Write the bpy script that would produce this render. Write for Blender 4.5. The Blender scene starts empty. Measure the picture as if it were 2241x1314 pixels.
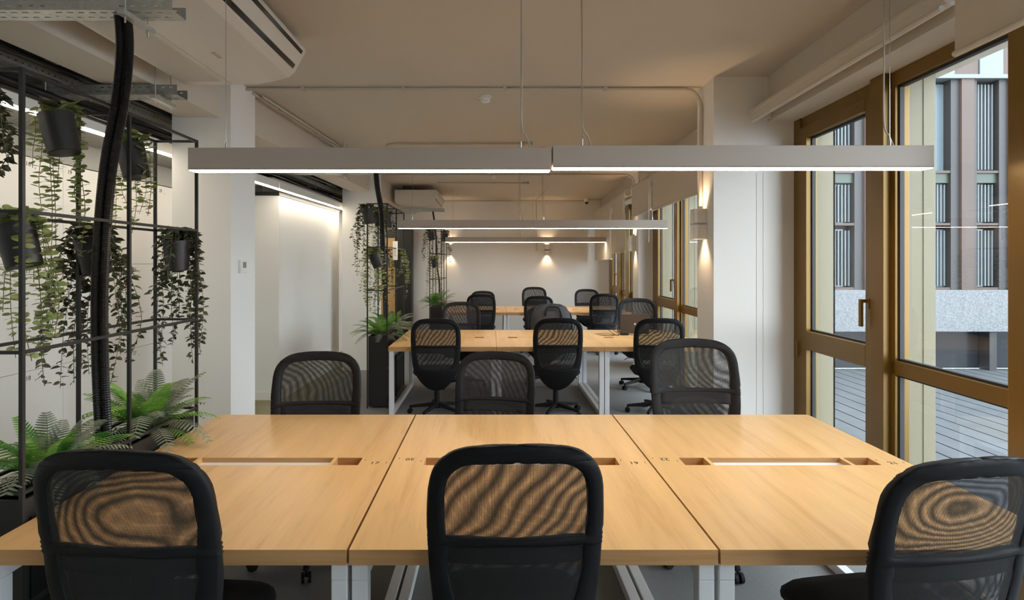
import bpy, math, random
from mathutils import Vector, Matrix, Euler
R = math.radians
S = bpy.context.scene
COL = S.collection
# ---------------------------------------------------------------- camera, world, exposure
F, VX, VY, H = 1269.0, 1076.4, 576.0, 1.628
cam_d = bpy.data.cameras.new('camera'); cam = bpy.data.objects.new('camera', cam_d); COL.objects.link(cam)
cam.location = (0, 0, H); cam.rotation_euler = (R(90), 0, 0)
cam_d.sensor_width = 36; cam_d.lens = F / 2241 * 36
cam_d.shift_x = (1120.5 - VX) / 2241; cam_d.shift_y = -(657 - VY) / 2241
cam_d.clip_start = .05; cam_d.clip_end = 200
S.camera = cam
w = bpy.data.worlds.new('world'); S.world = w; w.use_nodes = True
bg = w.node_tree.nodes['Background']; bg.inputs[0].default_value = (.84, .92, 1, 1); bg.inputs[1].default_value = 8.2
S.view_settings.view_transform = 'Standard'; S.view_settings.look = 'None'
S.view_settings.exposure = 0.22; S.view_settings.gamma = 1; S.view_settings.use_curve_mapping = False
try:
    S.cycles.use_denoising = True; S.cycles.max_bounces = 10; S.cycles.diffuse_bounces = 5; S.cycles.transparent_max_bounces = 24
    S.cycles.sample_clamp_indirect = 6
except Exception: pass
PEND, LEDS, SCON = 26.0, 28.0, 9.0

# ---------------------------------------------------------------- helpers
def bx(A, Y): return A + .04 * Y          # the building's long walls run slightly off the desks' axis
class MB:
    def __init__(s): s.v = []; s.f = []; s.m = []; s.cur = 0
    def add(s, vs, fs):
        o = len(s.v); s.v += [tuple(p) for p in vs]
        for f in fs: s.f.append(tuple(i + o for i in f)); s.m.append(s.cur)
        return s
    def hexa(s, p): return s.add(p, [(0, 3, 2, 1), (4, 5, 6, 7), (0, 1, 5, 4), (1, 2, 6, 5), (2, 3, 7, 6), (3, 0, 4, 7)])
    def box(s, x0, x1, y0, y1, z0, z1):
        return s.hexa([(x0, y0, z0), (x1, y0, z0), (x1, y1, z0), (x0, y1, z0), (x0, y0, z1), (x1, y0, z1), (x1, y1, z1), (x0, y1, z1)])
    def sbox(s, A0, A1, y0, y1, z0, z1):
        return s.hexa([(bx(A0, y0), y0, z0), (bx(A1, y0), y0, z0), (bx(A1, y1), y1, z0), (bx(A0, y1), y1, z0),
                       (bx(A0, y0), y0, z1), (bx(A1, y0), y0, z1), (bx(A1, y1), y1, z1), (bx(A0, y1), y1, z1)])
    def tube(s, pts, r, n=8, caps=True):
        pts = [Vector(p) for p in pts]; N = len(pts); rr = r if isinstance(r, (list, tuple)) else [r] * N
        vs = []; fs = []; up = None
        for i, p in enumerate(pts):
            t = (pts[min(i + 1, N - 1)] - pts[max(i - 1, 0)])
            t = t.normalized() if t.length > 1e-9 else Vector((0, 0, 1))
            if up is None: up = Vector((0, 0, 1)) if abs(t.z) < .9 else Vector((0, 1, 0))
            a = t.cross(up).normalized(); b = a.cross(t).normalized(); up = b
            for k in range(n):
                an = 2 * math.pi * k / n
                vs.append(p + (a * math.cos(an) + b * math.sin(an)) * rr[i])
        for i in range(N - 1):
            for k in range(n):
                k2 = (k + 1) % n; fs.append((i * n + k, i * n + k2, (i + 1) * n + k2, (i + 1) * n + k))
        if caps: fs.append(tuple(range(n))[::-1]); fs.append(tuple((N - 1) * n + k for k in range(n)))
        return s.add(vs, fs)
    def bar(s, p, q, w_, h_=None):          # square bar between two points
        h_ = h_ or w_; p = Vector(p); q = Vector(q); t = (q - p).normalized()
        up = Vector((0, 0, 1)) if abs(t.z) < .9 else Vector((0, 1, 0))
        a = t.cross(up).normalized() * w_ / 2; b = a.cross(t).normalized() * h_ / 2
        return s.hexa([p - a - b, p + a - b, p + a + b, p - a + b, q - a - b, q + a - b, q + a + b, q - a + b])
    def lathe(s, prof, n=24, c=(0, 0, 0)):
        vs = [(c[0] + r * math.cos(2 * math.pi * k / n), c[1] + r * math.sin(2 * math.pi * k / n), c[2] + z) for r, z in prof for k in range(n)]
        fs = [(i * n + k, i * n + (k + 1) % n, (i + 1) * n + (k + 1) % n, (i + 1) * n + k) for i in range(len(prof) - 1) for k in range(n)]
        return s.add(vs, fs)
    def prism(s, poly, y0, y1):             # polygon in x,z swept along y
        n = len(poly); vs = [(x, y0, z) for x, z in poly] + [(x, y1, z) for x, z in poly]
        return s.add(vs, [tuple(range(n)), tuple(range(2 * n - 1, n - 1, -1))] + [(i, i + n, (i + 1) % n + n, (i + 1) % n) for i in range(n)])
    def plate(s, o, U, V, lu, lv, holes, th):   # a plate with rectangular holes
        o = Vector(o); U = Vector(U); V = Vector(V); Nn = U.cross(V).normalized() * th
        us = sorted({0, lu} | {min(max(h[i], 0), lu) for h in holes for i in (0, 1)})
        vs_ = sorted({0, lv} | {min(max(h[i], 0), lv) for h in holes for i in (2, 3)})
        nu, nv = len(us), len(vs_)
        solid = [[not any(h[0] < (us[i] + us[i + 1]) / 2 < h[1] and h[2] < (vs_[j] + vs_[j + 1]) / 2 < h[3] for h in holes) for j in range(nv - 1)] for i in range(nu - 1)]
        P = [o + U * u + V * v for u in us for v in vs_] + [o + U * u + V * v + Nn for u in us for v in vs_]
        K = nu * nv; fs = []
        g = lambda i, j: 0 <= i < nu - 1 and 0 <= j < nv - 1 and solid[i][j]
        for i in range(nu - 1):
            for j in range(nv - 1):
                if not solid[i][j]: continue
                a, b, c, d = i * nv + j, (i + 1) * nv + j, (i + 1) * nv + j + 1, i * nv + j + 1
                fs.append((a, d, c, b)); fs.append((a + K, b + K, c + K, d + K))
                if not g(i, j - 1): fs.append((a, b, b + K, a + K))
                if not g(i, j + 1): fs.append((c, d, d + K, c + K))
                if not g(i - 1, j): fs.append((d, a, a + K, d + K))
                if not g(i + 1, j): fs.append((b, c, c + K, b + K))
        return s.add(P, fs)
    def build(s, name, mat, parent=None, smooth=False, bevel=0, seg=2, loc=None):
        me = bpy.data.meshes.new(name); me.from_pydata(s.v, [], s.f)
        for m_ in (mat if isinstance(mat, (list, tuple)) else [mat]): me.materials.append(m_)
        if any(s.m): me.polygons.foreach_set('material_index', s.m)
        if smooth: me.polygons.foreach_set('use_smooth', [True] * len(me.polygons))
        me.update(); o = bpy.data.objects.new(name, me); COL.objects.link(o)
        if parent: o.parent = parent
        if loc: o.location = loc
        if bevel:
            b = o.modifiers.new('bevel', 'BEVEL'); b.width = bevel; b.segments = seg; b.limit_method = 'ANGLE'; b.angle_limit = R(40)
        return o
def tag(o, label=None, cat=None, group=None, kind=None):
    if label: o['label'] = label
    if cat: o['category'] = cat
    if group: o['group'] = group
    if kind: o['kind'] = kind
    return o
def empty(name, loc=(0, 0, 0), rz=0, **k):
    o = bpy.data.objects.new(name, None); COL.objects.link(o); o.location = loc; o.rotation_euler.z = rz; o.empty_display_size = .1
    return tag(o, **k)
def struct(name, mb, mat, **k): return tag(mb.build(name, mat, **k), kind='structure')
def kids(o, pool): return [c for c in pool if c.parent == o]
def copy_tree(o, parent=None):
    c = o.copy(); COL.objects.link(c)
    if parent: c.parent = parent
    for ch in [x for x in list(COL.objects) if x.parent == o and x is not c]: copy_tree(ch, c)
    return c
def catmull(P, n=8):
    P = [Vector(p) for p in P]; out = []
    for i in range(len(P) - 1):
        a = P[max(i - 1, 0)]; b = P[i]; c = P[i + 1]; d = P[min(i + 2, len(P) - 1)]
        for k in range(n):
            t = k / n; out.append(.5 * ((2 * b) + (c - a) * t + (2 * a - 5 * b + 4 * c - d) * t * t + (3 * b - a - 3 * c + d) * t ** 3))
    out.append(P[-1]); return out
def text(name, body, size, loc, rot, mat, parent=None):
    c = bpy.data.curves.new(name, 'FONT'); c.body = body; c.size = size; c.align_x = 'CENTER'; c.align_y = 'CENTER'; c.extrude = .0003
    c.materials.append(mat); tmp = bpy.data.objects.new(name, c); COL.objects.link(tmp)
    me = bpy.data.meshes.new_from_object(tmp.evaluated_get(bpy.context.evaluated_depsgraph_get())); bpy.data.objects.remove(tmp); bpy.data.curves.remove(c)
    me.name = name; o = bpy.data.objects.new(name, me); COL.objects.link(o); o.location = loc; o.rotation_euler = rot
    if parent: o.parent = parent
    return o

# ---------------------------------------------------------------- materials
def mat(name, col, rough=.6, metal=0, spec=.5, noise=None, bump=None, coat=0):
    m = bpy.data.materials.new(name); m.use_nodes = True; nt = m.node_tree; b = nt.nodes['Principled BSDF']
    b.inputs['Base Color'].default_value = (*col, 1); b.inputs['Roughness'].default_value = rough
    b.inputs['Metallic'].default_value = metal; b.inputs['Specular IOR Level'].default_value = spec
    b.inputs['Coat Weight'].default_value = coat
    tc = nt.nodes.new('ShaderNodeTexCoord')
    if noise:
        sc, amt = noise; n = nt.nodes.new('ShaderNodeTexNoise'); n.inputs['Scale'].default_value = sc; n.inputs['Detail'].default_value = 4
        nt.links.new(tc.outputs['Object'], n.inputs['Vector'])
        r = nt.nodes.new('ShaderNodeValToRGB'); r.color_ramp.elements[0].position = .3; r.color_ramp.elements[1].position = .7
        r.color_ramp.elements[0].color = (*[max(0, c * (1 - amt)) for c in col], 1); r.color_ramp.elements[1].color = (*[min(1, c * (1 + amt)) for c in col], 1)
        nt.links.new(n.outputs[0], r.inputs[0]); nt.links.new(r.outputs[0], b.inputs['Base Color'])
    if bump:
        sc, st = bump; n2 = nt.nodes.new('ShaderNodeTexNoise'); n2.inputs['Scale'].default_value = sc
        nt.links.new(tc.outputs['Object'], n2.inputs['Vector']); bp = nt.nodes.new('ShaderNodeBump'); bp.inputs['Strength'].default_value = st; bp.inputs['Distance'].default_value = .005
        nt.links.new(n2.outputs[0], bp.inputs['Height']); nt.links.new(bp.outputs[0], b.inputs['Normal'])
    return m
def emis(name, col, st):
    m = bpy.data.materials.new(name); m.use_nodes = True; nt = m.node_tree; nt.nodes.remove(nt.nodes['Principled BSDF'])
    e = nt.nodes.new('ShaderNodeEmission'); e.inputs[0].default_value = (*col, 1); e.inputs[1].default_value = st
    nt.links.new(e.outputs[0], nt.nodes['Material Output'].inputs[0]); return m
M = {}
M['wall'] = mat('white_plaster', (.80, .785, .75), .85, noise=(1.5, .015), bump=(60, .04))
M['ceil'] = mat('ceiling_paint', (.60, .535, .45), .9, noise=(1.2, .02), bump=(40, .05))
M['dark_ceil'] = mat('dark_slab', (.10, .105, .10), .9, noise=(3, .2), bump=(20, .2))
M['acbody'] = mat('cream_casing', (.62, .57, .50), .35)
M['white'] = mat('white_plastic', (.78, .76, .72), .35)
M['lampgrey'] = mat('lamp_housing', (.44, .375, .315), .5)
M['wmetal'] = mat('white_powder_coat', (.76, .77, .78), .4)
M['black'] = mat('black_powder_coat', (.018, .018, .017), .45)
M['blackp'] = mat('black_plastic', (.008, .008, .009), .6, spec=.25)
M['hose'] = mat('black_conduit', (.010, .010, .011), .33)
M['fabric'] = mat('black_fabric', (.013, .013, .014), .9, noise=(300, .3), bump=(400, .3))
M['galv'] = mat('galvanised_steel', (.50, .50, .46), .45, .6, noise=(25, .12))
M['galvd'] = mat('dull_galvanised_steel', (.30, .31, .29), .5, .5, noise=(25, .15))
M['chrome'] = mat('steel', (.6, .6, .6), .25, 1)
M['conduit'] = mat('painted_conduit', (.52, .47, .40), .5)
M['bronze'] = mat('bronze_frame', (.19, .105, .018), .36, .35, noise=(2, .08))
M['gasket'] = mat('rubber_gasket', (.02, .02, .02), .6)
M['beige'] = mat('beige_metal_panel', (0.1836, 0.1591, 0.0979), .6)
M['blind'] = mat('blind_fabric', (.60, .55, .47), .9, bump=(500, .1))
M['duct'] = mat('grey_lagging', (.35, .34, .31), .6)
M['soil'] = mat('soil', (.03, .02, .012), 1, bump=(80, 1))
M['ink'] = mat('black_ink', (.015, .015, .015), .6)
M['locker'] = mat('white_locker', (.70, .68, .64), .5)
M['seam'] = mat('dark_gap', (.05, .05, .05), .9)
M['vinyl'] = mat('olive_vinyl', (.24, .23, .13), .6, noise=(8, .06))
M['oakdoor'] = mat('light_oak_door', (.60, .36, .14), .5, noise=(6, .08))
M['laptop'] = mat('dark_laptop', (.055, .040, .033), .4)
M['bag'] = mat('charcoal_nylon', (.030, .033, .040), .7, bump=(200, .2))
M['paper'] = mat('white_paper', (.8, .8, .76), .8)
M['lcd'] = mat('grey_screen', (.25, .26, .25), .2)
M['lens'] = mat('black_lens', (.01, .01, .01), .1)
M['pend'] = emis('pendant_diffuser', (1, .84, .66), PEND)
M['led'] = emis('led_diffuser', (1, .88, .70), LEDS)
M['scon'] = emis('sconce_bulb', (1, .66, .36), 14)
# carpet
m = mat('grey_carpet', (.17, .165, .16), .95); nt = m.node_tree; tc = nt.nodes.new('ShaderNodeTexCoord')
wv = nt.nodes.new('ShaderNodeTexWave'); wv.inputs['Scale'].default_value = 60; wv.inputs['Distortion'].default_value = 3; wv.inputs['Detail'].default_value = 2; wv.bands_direction = 'DIAGONAL'
no = nt.nodes.new('ShaderNodeTexNoise'); no.inputs['Scale'].default_value = 160
mx = nt.nodes.new('ShaderNodeMath'); mx.operation = 'MULTIPLY'
nt.links.new(tc.outputs['Object'], wv.inputs[0]); nt.links.new(tc.outputs['Object'], no.inputs['Vector']); nt.links.new(wv.outputs[1], mx.inputs[0]); nt.links.new(no.outputs[0], mx.inputs[1])
cr = nt.nodes.new('ShaderNodeValToRGB'); cr.color_ramp.elements[0].color = (.14, .14, .138, 1); cr.color_ramp.elements[1].color = (.31, .31, .305, 1); cr.color_ramp.elements[1].position = .6
nt.links.new(mx.outputs[0], cr.inputs[0]); nt.links.new(cr.outputs[0], nt.nodes['Principled BSDF'].inputs[0]); M['carpet'] = m
# oak
def wood(name, tint, sc):
    m = mat(name, (.6, .4, .2), .32, spec=.45); nt = m.node_tree; tc = nt.nodes.new('ShaderNodeTexCoord'); mp = nt.nodes.new('ShaderNodeMapping')
    mp.inputs['Scale'].default_value = sc
    oi = nt.nodes.new('ShaderNodeObjectInfo'); ad = nt.nodes.new('ShaderNodeVectorMath'); ad.operation = 'ADD'
    sx = nt.nodes.new('ShaderNodeMath'); sx.operation = 'MULTIPLY'; sx.inputs[1].default_value = 37.0
    nt.links.new(oi.outputs['Random'], sx.inputs[0]); cx = nt.nodes.new('ShaderNodeCombineXYZ'); nt.links.new(sx.outputs[0], cx.inputs[0]); nt.links.new(sx.outputs[0], cx.inputs[1])
    nt.links.new(tc.outputs['Object'], ad.inputs[0]); nt.links.new(cx.outputs[0], ad.inputs[1]); nt.links.new(ad.outputs[0], mp.inputs[0])
    n1 = nt.nodes.new('ShaderNodeTexNoise'); n1.inputs['Scale'].default_value = 1; n1.inputs['Detail'].default_value = 6; n1.inputs['Distortion'].default_value = .6
    n2 = nt.nodes.new('ShaderNodeTexNoise'); n2.inputs['Scale'].default_value = 7; n2.inputs['Detail'].default_value = 3
    nt.links.new(mp.outputs[0], n1.inputs['Vector']); nt.links.new(mp.outputs[0], n2.inputs['Vector'])
    mm = nt.nodes.new('ShaderNodeMath'); mm.operation = 'MULTIPLY_ADD'; mm.inputs[1].default_value = .35
    nt.links.new(n2.outputs[0], mm.inputs[0]); nt.links.new(n1.outputs[0], mm.inputs[2])
    cr = nt.nodes.new('ShaderNodeValToRGB'); e = cr.color_ramp.elements; e[0].position = .45; e[1].position = .9
    e[0].color = (tint[0] * .87, tint[1] * .80, tint[2] * .72, 1); e[1].color = (*[min(1, t * 1.12) for t in tint], 1)
    x = cr.color_ramp.elements.new(.62); x.color = (*tint, 1)
    nt.links.new(mm.outputs[0], cr.inputs[0]); nt.links.new(cr.outputs[0], nt.nodes['Principled BSDF'].inputs[0])
    return m
M['oak'] = wood('oak_desktop', (.72, .445, .195), (14, .9, 14))
M['oakedge'] = wood('oak_edge', (.55, .31, .13), (1.2, 14, 30))
# glass: thin pane
m = bpy.data.materials.new('window_glass'); m.use_nodes = True; nt = m.node_tree; nt.nodes.remove(nt.nodes['Principled BSDF'])
tr = nt.nodes.new('ShaderNodeBsdfTransparent'); tr.inputs[0].default_value = (.90, .95, .96, 1); gl = nt.nodes.new('ShaderNodeBsdfGlossy'); gl.inputs[1].default_value = .01
lw = nt.nodes.new('ShaderNodeLayerWeight'); lw.inputs[0].default_value = .5; pw_ = nt.nodes.new('ShaderNodeMath'); pw_.operation = 'POWER'; pw_.inputs[1].default_value = 5
nt.links.new(lw.outputs['Facing'], pw_.inputs[0]); fr = nt.nodes.new('ShaderNodeMath'); fr.operation = 'MULTIPLY_ADD'; fr.inputs[1].default_value = .90; fr.inputs[2].default_value = .07; nt.links.new(pw_.outputs[0], fr.inputs[0]); mxs = nt.nodes.new('ShaderNodeMixShader')
nt.links.new(fr.outputs[0], mxs.inputs[0]); nt.links.new(tr.outputs[0], mxs.inputs[1]); nt.links.new(gl.outputs[0], mxs.inputs[2]); nt.links.new(mxs.outputs[0], nt.nodes['Material Output'].inputs[0]); M['glass'] = m
# woven mesh of the chair backs: real holes between threads, two layers beat against each other
def netmat(name, px, pz, ang, warp, ph, ox, oz):
    m = bpy.data.materials.new(name); m.use_nodes = True; nt = m.node_tree; b = nt.nodes['Principled BSDF']
    b.inputs['Base Color'].default_value = (.02, .02, .021, 1); b.inputs['Roughness'].default_value = .7
    tc = nt.nodes.new('ShaderNodeTexCoord'); wn = nt.nodes.new('ShaderNodeTexNoise'); wn.inputs['Scale'].default_value = 5; wn.inputs['Detail'].default_value = 1
    oi = nt.nodes.new('ShaderNodeObjectInfo'); va = nt.nodes.new('ShaderNodeVectorMath'); va.operation = 'ADD'
    nt.links.new(tc.outputs['Object'], va.inputs[0]); nt.links.new(oi.outputs['Location'], va.inputs[1]); nt.links.new(va.outputs[0], wn.inputs['Vector'])
    sc = nt.nodes.new('ShaderNodeVectorMath'); sc.operation = 'SCALE'; sc.inputs['Scale'].default_value = warp; nt.links.new(wn.outputs['Color'], sc.inputs[0])
    a2 = nt.nodes.new('ShaderNodeVectorMath'); a2.operation = 'ADD'; nt.links.new(tc.outputs['Object'], a2.inputs[0]); nt.links.new(sc.outputs[0], a2.inputs[1])
    mp = nt.nodes.new('ShaderNodeMapping'); mp.inputs['Rotation'].default_value = (0, ang, 0); nt.links.new(a2.outputs[0], mp.inputs[0])
    sp = nt.nodes.new('ShaderNodeSeparateXYZ'); nt.links.new(mp.outputs[0], sp.inputs[0]); outs = []
    for ax, per, open_ in (('X', px, ox), ('Z', pz, oz)):
        mu = nt.nodes.new('ShaderNodeMath'); mu.operation = 'MULTIPLY_ADD'; mu.inputs[1].default_value = 2 * math.pi / per; mu.inputs[2].default_value = ph; nt.links.new(sp.outputs[ax], mu.inputs[0])
        si = nt.nodes.new('ShaderNodeMath'); si.operation = 'SINE'; nt.links.new(mu.outputs[0], si.inputs[0])
        gt = nt.nodes.new('ShaderNodeMath'); gt.operation = 'GREATER_THAN'; gt.inputs[1].default_value = open_; nt.links.new(si.outputs[0], gt.inputs[0]); outs.append(gt)
    mi = nt.nodes.new('ShaderNodeMath'); mi.operation = 'MULTIPLY'; nt.links.new(outs[0].outputs[0], mi.inputs[0]); nt.links.new(outs[1].outputs[0], mi.inputs[1])
    tr = nt.nodes.new('ShaderNodeBsdfTransparent'); ms = nt.nodes.new('ShaderNodeMixShader')
    nt.links.new(mi.outputs[0], ms.inputs[0]); nt.links.new(b.outputs[0], ms.inputs[1]); nt.links.new(tr.outputs[0], ms.inputs[2]); nt.links.new(ms.outputs[0], nt.nodes['Material Output'].inputs[0])
    return m
M['netA'] = netmat('chair_mesh_front', .0030, .0034, 0, 0, 0, -.15, -.80)
M['netB'] = netmat('chair_mesh_back', .00322, .00365, .05, .009, 1.0, -.15, -.80)
# expanded metal
m = bpy.data.materials.new('expanded_metal'); m.use_nodes = True; nt = m.node_tree; b = nt.nodes['Principled BSDF']; b.inputs[0].default_value = (.55, .53, .48, 1); b.inputs['Roughness'].default_value = .5
tc = nt.nodes.new('ShaderNodeTexCoord'); br = nt.nodes.new('ShaderNodeTexBrick'); br.inputs['Scale'].default_value = 1; br.inputs['Brick Width'].default_value = .05; br.inputs['Row Height'].default_value = .02; br.inputs['Mortar Size'].default_value = .0045
br.inputs[1].default_value = (1, 1, 1, 1); br.inputs[2].default_value = (1, 1, 1, 1); br.inputs[3].default_value = (0, 0, 0, 1)
tr = nt.nodes.new('ShaderNodeBsdfTransparent'); ms = nt.nodes.new('ShaderNodeMixShader'); nt.links.new(tc.outputs['Object'], br.inputs[0]); nt.links.new(br.outputs[0], ms.inputs[0])
nt.links.new(b.outputs[0], ms.inputs[1]); nt.links.new(tr.outputs[0], ms.inputs[2]); nt.links.new(ms.outputs[0], nt.nodes['Material Output'].inputs[0]); M['expanded'] = m
# leaves
def leafmat(name, c1, c2, sc=14):
    m = mat(name, c1, .5); nt = m.node_tree; b = nt.nodes['Principled BSDF']; g = nt.nodes.new('ShaderNodeNewGeometry'); n = nt.nodes.new('ShaderNodeTexNoise'); n.inputs['Scale'].default_value = sc
    nt.links.new(g.outputs['Position'], n.inputs['Vector']); r = nt.nodes.new('ShaderNodeValToRGB'); r.color_ramp.elements[0].position = .38; r.color_ramp.elements[1].position = .62
    r.color_ramp.elements[0].color = (*c1, 1); r.color_ramp.elements[1].color = (*c2, 1); nt.links.new(n.outputs[0], r.inputs[0]); nt.links.new(r.outputs[0], b.inputs[0])
    tl = nt.nodes.new('ShaderNodeBsdfTranslucent'); nt.links.new(r.outputs[0], tl.inputs[0]); ms = nt.nodes.new('ShaderNodeMixShader'); ms.inputs[0].default_value = .3
    nt.links.new(b.outputs[0], ms.inputs[1]); nt.links.new(tl.outputs[0], ms.inputs[2]); nt.links.new(ms.outputs[0], nt.nodes['Material Output'].inputs[0]); return m
M['fern'] = leafmat('fern_green', (.05, .19, .025), (.22, .45, .06), 9)
M['ferng'] = leafmat('fern_grey_green', (.11, .15, .10), (.30, .33, .24), 9)
M['euca'] = leafmat('pale_round_leaf', (.19, .25, .07), (.42, .45, .18))
M['ficus'] = leafmat('dark_pointed_leaf', (.025, .035, .018), (.10, .10, .05))
M['stem'] = mat('green_stem', (.12, .12, .05), .7)
# exterior
M['fac'] = mat('facade_bronze', (0.0580, 0.0358, 0.0273), .6, noise=(1, .1))
M['facd'] = mat('facade_frame', (0.0225, 0.0195, 0.0195), .5)
M['pebble'] = mat('pebbledash', (0.1370, 0.1423, 0.1476), .95, noise=(45, .35), bump=(40, 1))
M['slat'] = mat('vertical_slat', (0.1190, 0.1339, 0.1389), .5)
M['fglass'] = mat('facade_glazing', (0.0072, 0.0108, 0.0132), .08, spec=.8)
M['fpane'] = mat('pale_facade_glazing', (0.1100, 0.1430, 0.1595), .25)
M['green'] = mat('green_spandrel', (0.0252, 0.0396, 0.0252), .4)
M['deck'] = mat('grey_deck', (0.0653, 0.0710, 0.0749), .6, noise=(3, .15))
M['deckgap'] = mat('deck_gap', (.05, .05, .055), .9)
M['store'] = mat('storefront_glazing', (.02, .022, .025), .15)

# ---------------------------------------------------------------- large structure
HC = 3.026; YB = 12.9; Y0 = -3.0
struct('floor', MB().sbox(-2.45, 2.30, Y0, YB + .2, -.12, 0), M['carpet'])
struct('floor_corridor', MB().sbox(-4.2, -2.45, Y0, YB + .2, -.12, 0), M['vinyl'])
struct('ceiling', MB().sbox(-2.30, 2.6, Y0, YB + .2, HC, HC + .15), M['ceil'])
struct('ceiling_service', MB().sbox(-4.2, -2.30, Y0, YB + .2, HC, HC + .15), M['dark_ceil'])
struct('wall_back', MB().box(-3.9, 3.2, YB, YB + .2, 0, HC), M['wall'])
struct('wall_front', MB().box(-4.5, 3.0, Y0 - .2, Y0, -.12, HC + .15), M['wall'])
struct('wall_left', MB().sbox(-4.2, -3.66, Y0, 6.89, 0, HC), M['wall'])
struct('wall_corridor', MB().sbox(-4.2, -2.806, 6.89, 9.24, 0, 2.43), M['wall'])
struct('shadow_gap_strip', MB().sbox(-4.0, -2.795, 6.875, 9.24, 2.43, 2.475), M['black'])  # solid black strip standing in for the shaded gap above the corridor wall
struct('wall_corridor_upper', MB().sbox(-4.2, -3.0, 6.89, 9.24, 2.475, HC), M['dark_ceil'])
struct('wall_left_rear', MB().sbox(-4.2, -3.2, 9.24, YB, 0, HC), M['wall'])
struct('baseboard_corridor', MB().sbox(-2.81, -2.79, 6.878, 9.2, 0, .09).sbox(-3.2, -2.79, 6.876, 6.89, 0, .09), M['wall'])
struct('pillar_left', MB().sbox(-2.574, -2.133, 4.35, 4.756, 0, HC), M['wall'])
struct('pillar_left_far', MB().sbox(-2.62, -2.133, 8.8, 9.24, 0, HC), M['wall'])
struct('pillar_left_near', MB().sbox(-2.574, -2.133, -.1, .31, 0, HC), M['wall'])
struct('ceiling_beam', MB().sbox(-2.51, -2.21, Y0, YB, 2.72, HC), M['ceil'])
struct('pillar_right', MB().sbox(1.49, 2.38, 4.35, 4.74, 0, HC), M['wall'])
struct('pillar_right_far', MB().sbox(1.871, 2.38, 8.8, 9.2, 0, HC), M['wall'])
struct('pillar_right_near', MB().sbox(1.49, 2.38, -.15, .25, 0, HC), M['wall'])
struct('wall_right', MB().sbox(1.895, 2.42, Y0, YB, 2.69, HC), M['ceil'])
struct('trim_3', MB().sbox(2.185, 2.395, 4.34, 4.349, 0, 2.7).sbox(2.382, 2.395, 4.34, 4.75, 0, 2.7), M['beige'])
struct('trim_4', MB().sbox(2.185, 2.395, 8.79, 8.799, 0, 2.7).sbox(2.382, 2.395, 8.79, 9.21, 0, 2.7), M['beige'])
# pilaster ridges on the side of the near right pillar
struct('trim_2', MB().box(1.985, 1.99, 4.347, 4.35, 0, 2.3).box(2.035, 2.04, 4.347, 4.35, 0, 2.3), M['wall'])

# ---------------------------------------------------------------- windows
AF0, AF1 = 2.10, 2.18
def window(n, spans, y0, y1):
    """spans: list of (ya, yb, kind) from far to near, kind in sash/fixed/post"""
    e = empty('window_%d' % n); tag(e, kind='structure')
    fr = MB(); fr.sbox(AF0, AF1, y0, y1, 2.61, 2.69).sbox(AF0, AF1, y0, y1, 0, .09)
    for ya, yb, k in spans:
        if k == 'post': fr.sbox(AF0 - .045, AF1 + .02, yb, ya, 0, 2.69)
        elif k == 'jamb': fr.sbox(AF0 - .01, AF1, yb, ya, 0, 2.69)
    fr.build('window_frame', M['bronze'], e, bevel=.004)
    fin = MB()
    for ya, yb, k in spans:
        if k == 'post': fin.sbox(AF1 + .02, AF1 + .17, yb, ya, -.1, 2.8).sbox(AF1 + .10, AF1 + .11, yb - .004, ya, -.1, 2.8)
    fin.build('outer_fin', M['beige'], e)
    for ya, yb, k in spans:
        if k == 'sash':
            sb = MB(); s_ = .085
            sb.sbox(AF0 - .02, AF1 - .02, ya - s_ * 1.2, ya, .09, 2.61).sbox(AF0 - .02, AF1 - .02, yb, yb + s_, .09, 2.61)
            sb.sbox(AF0 - .02, AF1 - .02, yb + s_, ya - s_, 2.53, 2.61).sbox(AF0 - .02, AF1 - .02, yb + s_, ya - s_, .09, .17).sbox(AF0 - .02, AF1 - .02, yb + s_, ya - s_, 1.01, 1.14)
            so = sb.build('window_sash', M['bronze'], e, bevel=.004)
            ym = yb + .045; x = bx(AF0 - .02, ym)
            h = MB().box(x - .012, x, ym - .015, ym + .015, 1.36, 1.42).box(x - .055, x - .012, ym - .01, ym + .01, 1.395, 1.415).box(x - .058, x - .040, ym - .011, ym + .011, 1.255, 1.415)
            h.build('window_handle', M['bronze'], so, bevel=.003)
            hg = MB(); xh = bx(AF0 - .025, ya)
            for z in (.95, 2.35): hg.tube([(xh - .008, ya - .0, z), (xh - .008, ya - .0, z + .11)], .009, 8)
            hg.build('hinge', M['bronze'], so)
            g0, g1, gz = yb + s_, ya - s_ * 1.2, [(.17, 1.01), (1.14, 2.53)]
        elif k == 'fixed':
            fb = MB().sbox(AF0, AF1, yb, ya, 1.01, 1.088)
            fb.sbox(AF0, AF1, ya - .035, ya, .09, 2.61).sbox(AF0, AF1, yb, yb + .035, .09, 2.61)
            fb.build('window_rail', M['bronze'], e, bevel=.003)
            g0, g1, gz = yb + .035, ya - .035, [(.09, 1.01), (1.088, 2.61)]
        else: continue
        gk = MB(); pn = MB()
        for a, b_ in gz:
            t = .012
            gk.sbox(AF0 + .02, AF0 + .045, g0, g1, a, a + t).sbox(AF0 + .02, AF0 + .045, g0, g1, b_ - t, b_).sbox(AF0 + .02, AF0 + .045, g0, g0 + t, a, b_).sbox(AF0 + .02, AF0 + .045, g1 - t, g1, a, b_)
            x0, x1 = bx(AF0 + .035, g0), bx(AF0 + .035, g1)
            pn.add([(x0, g0, a), (x1, g1, a), (x1, g1, b_), (x0, g0, b_)], [(0, 1, 2, 3)])
        gk.build('gasket', M['gasket'], e); pn.build('glass_pane', M['glass'], e)
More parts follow.
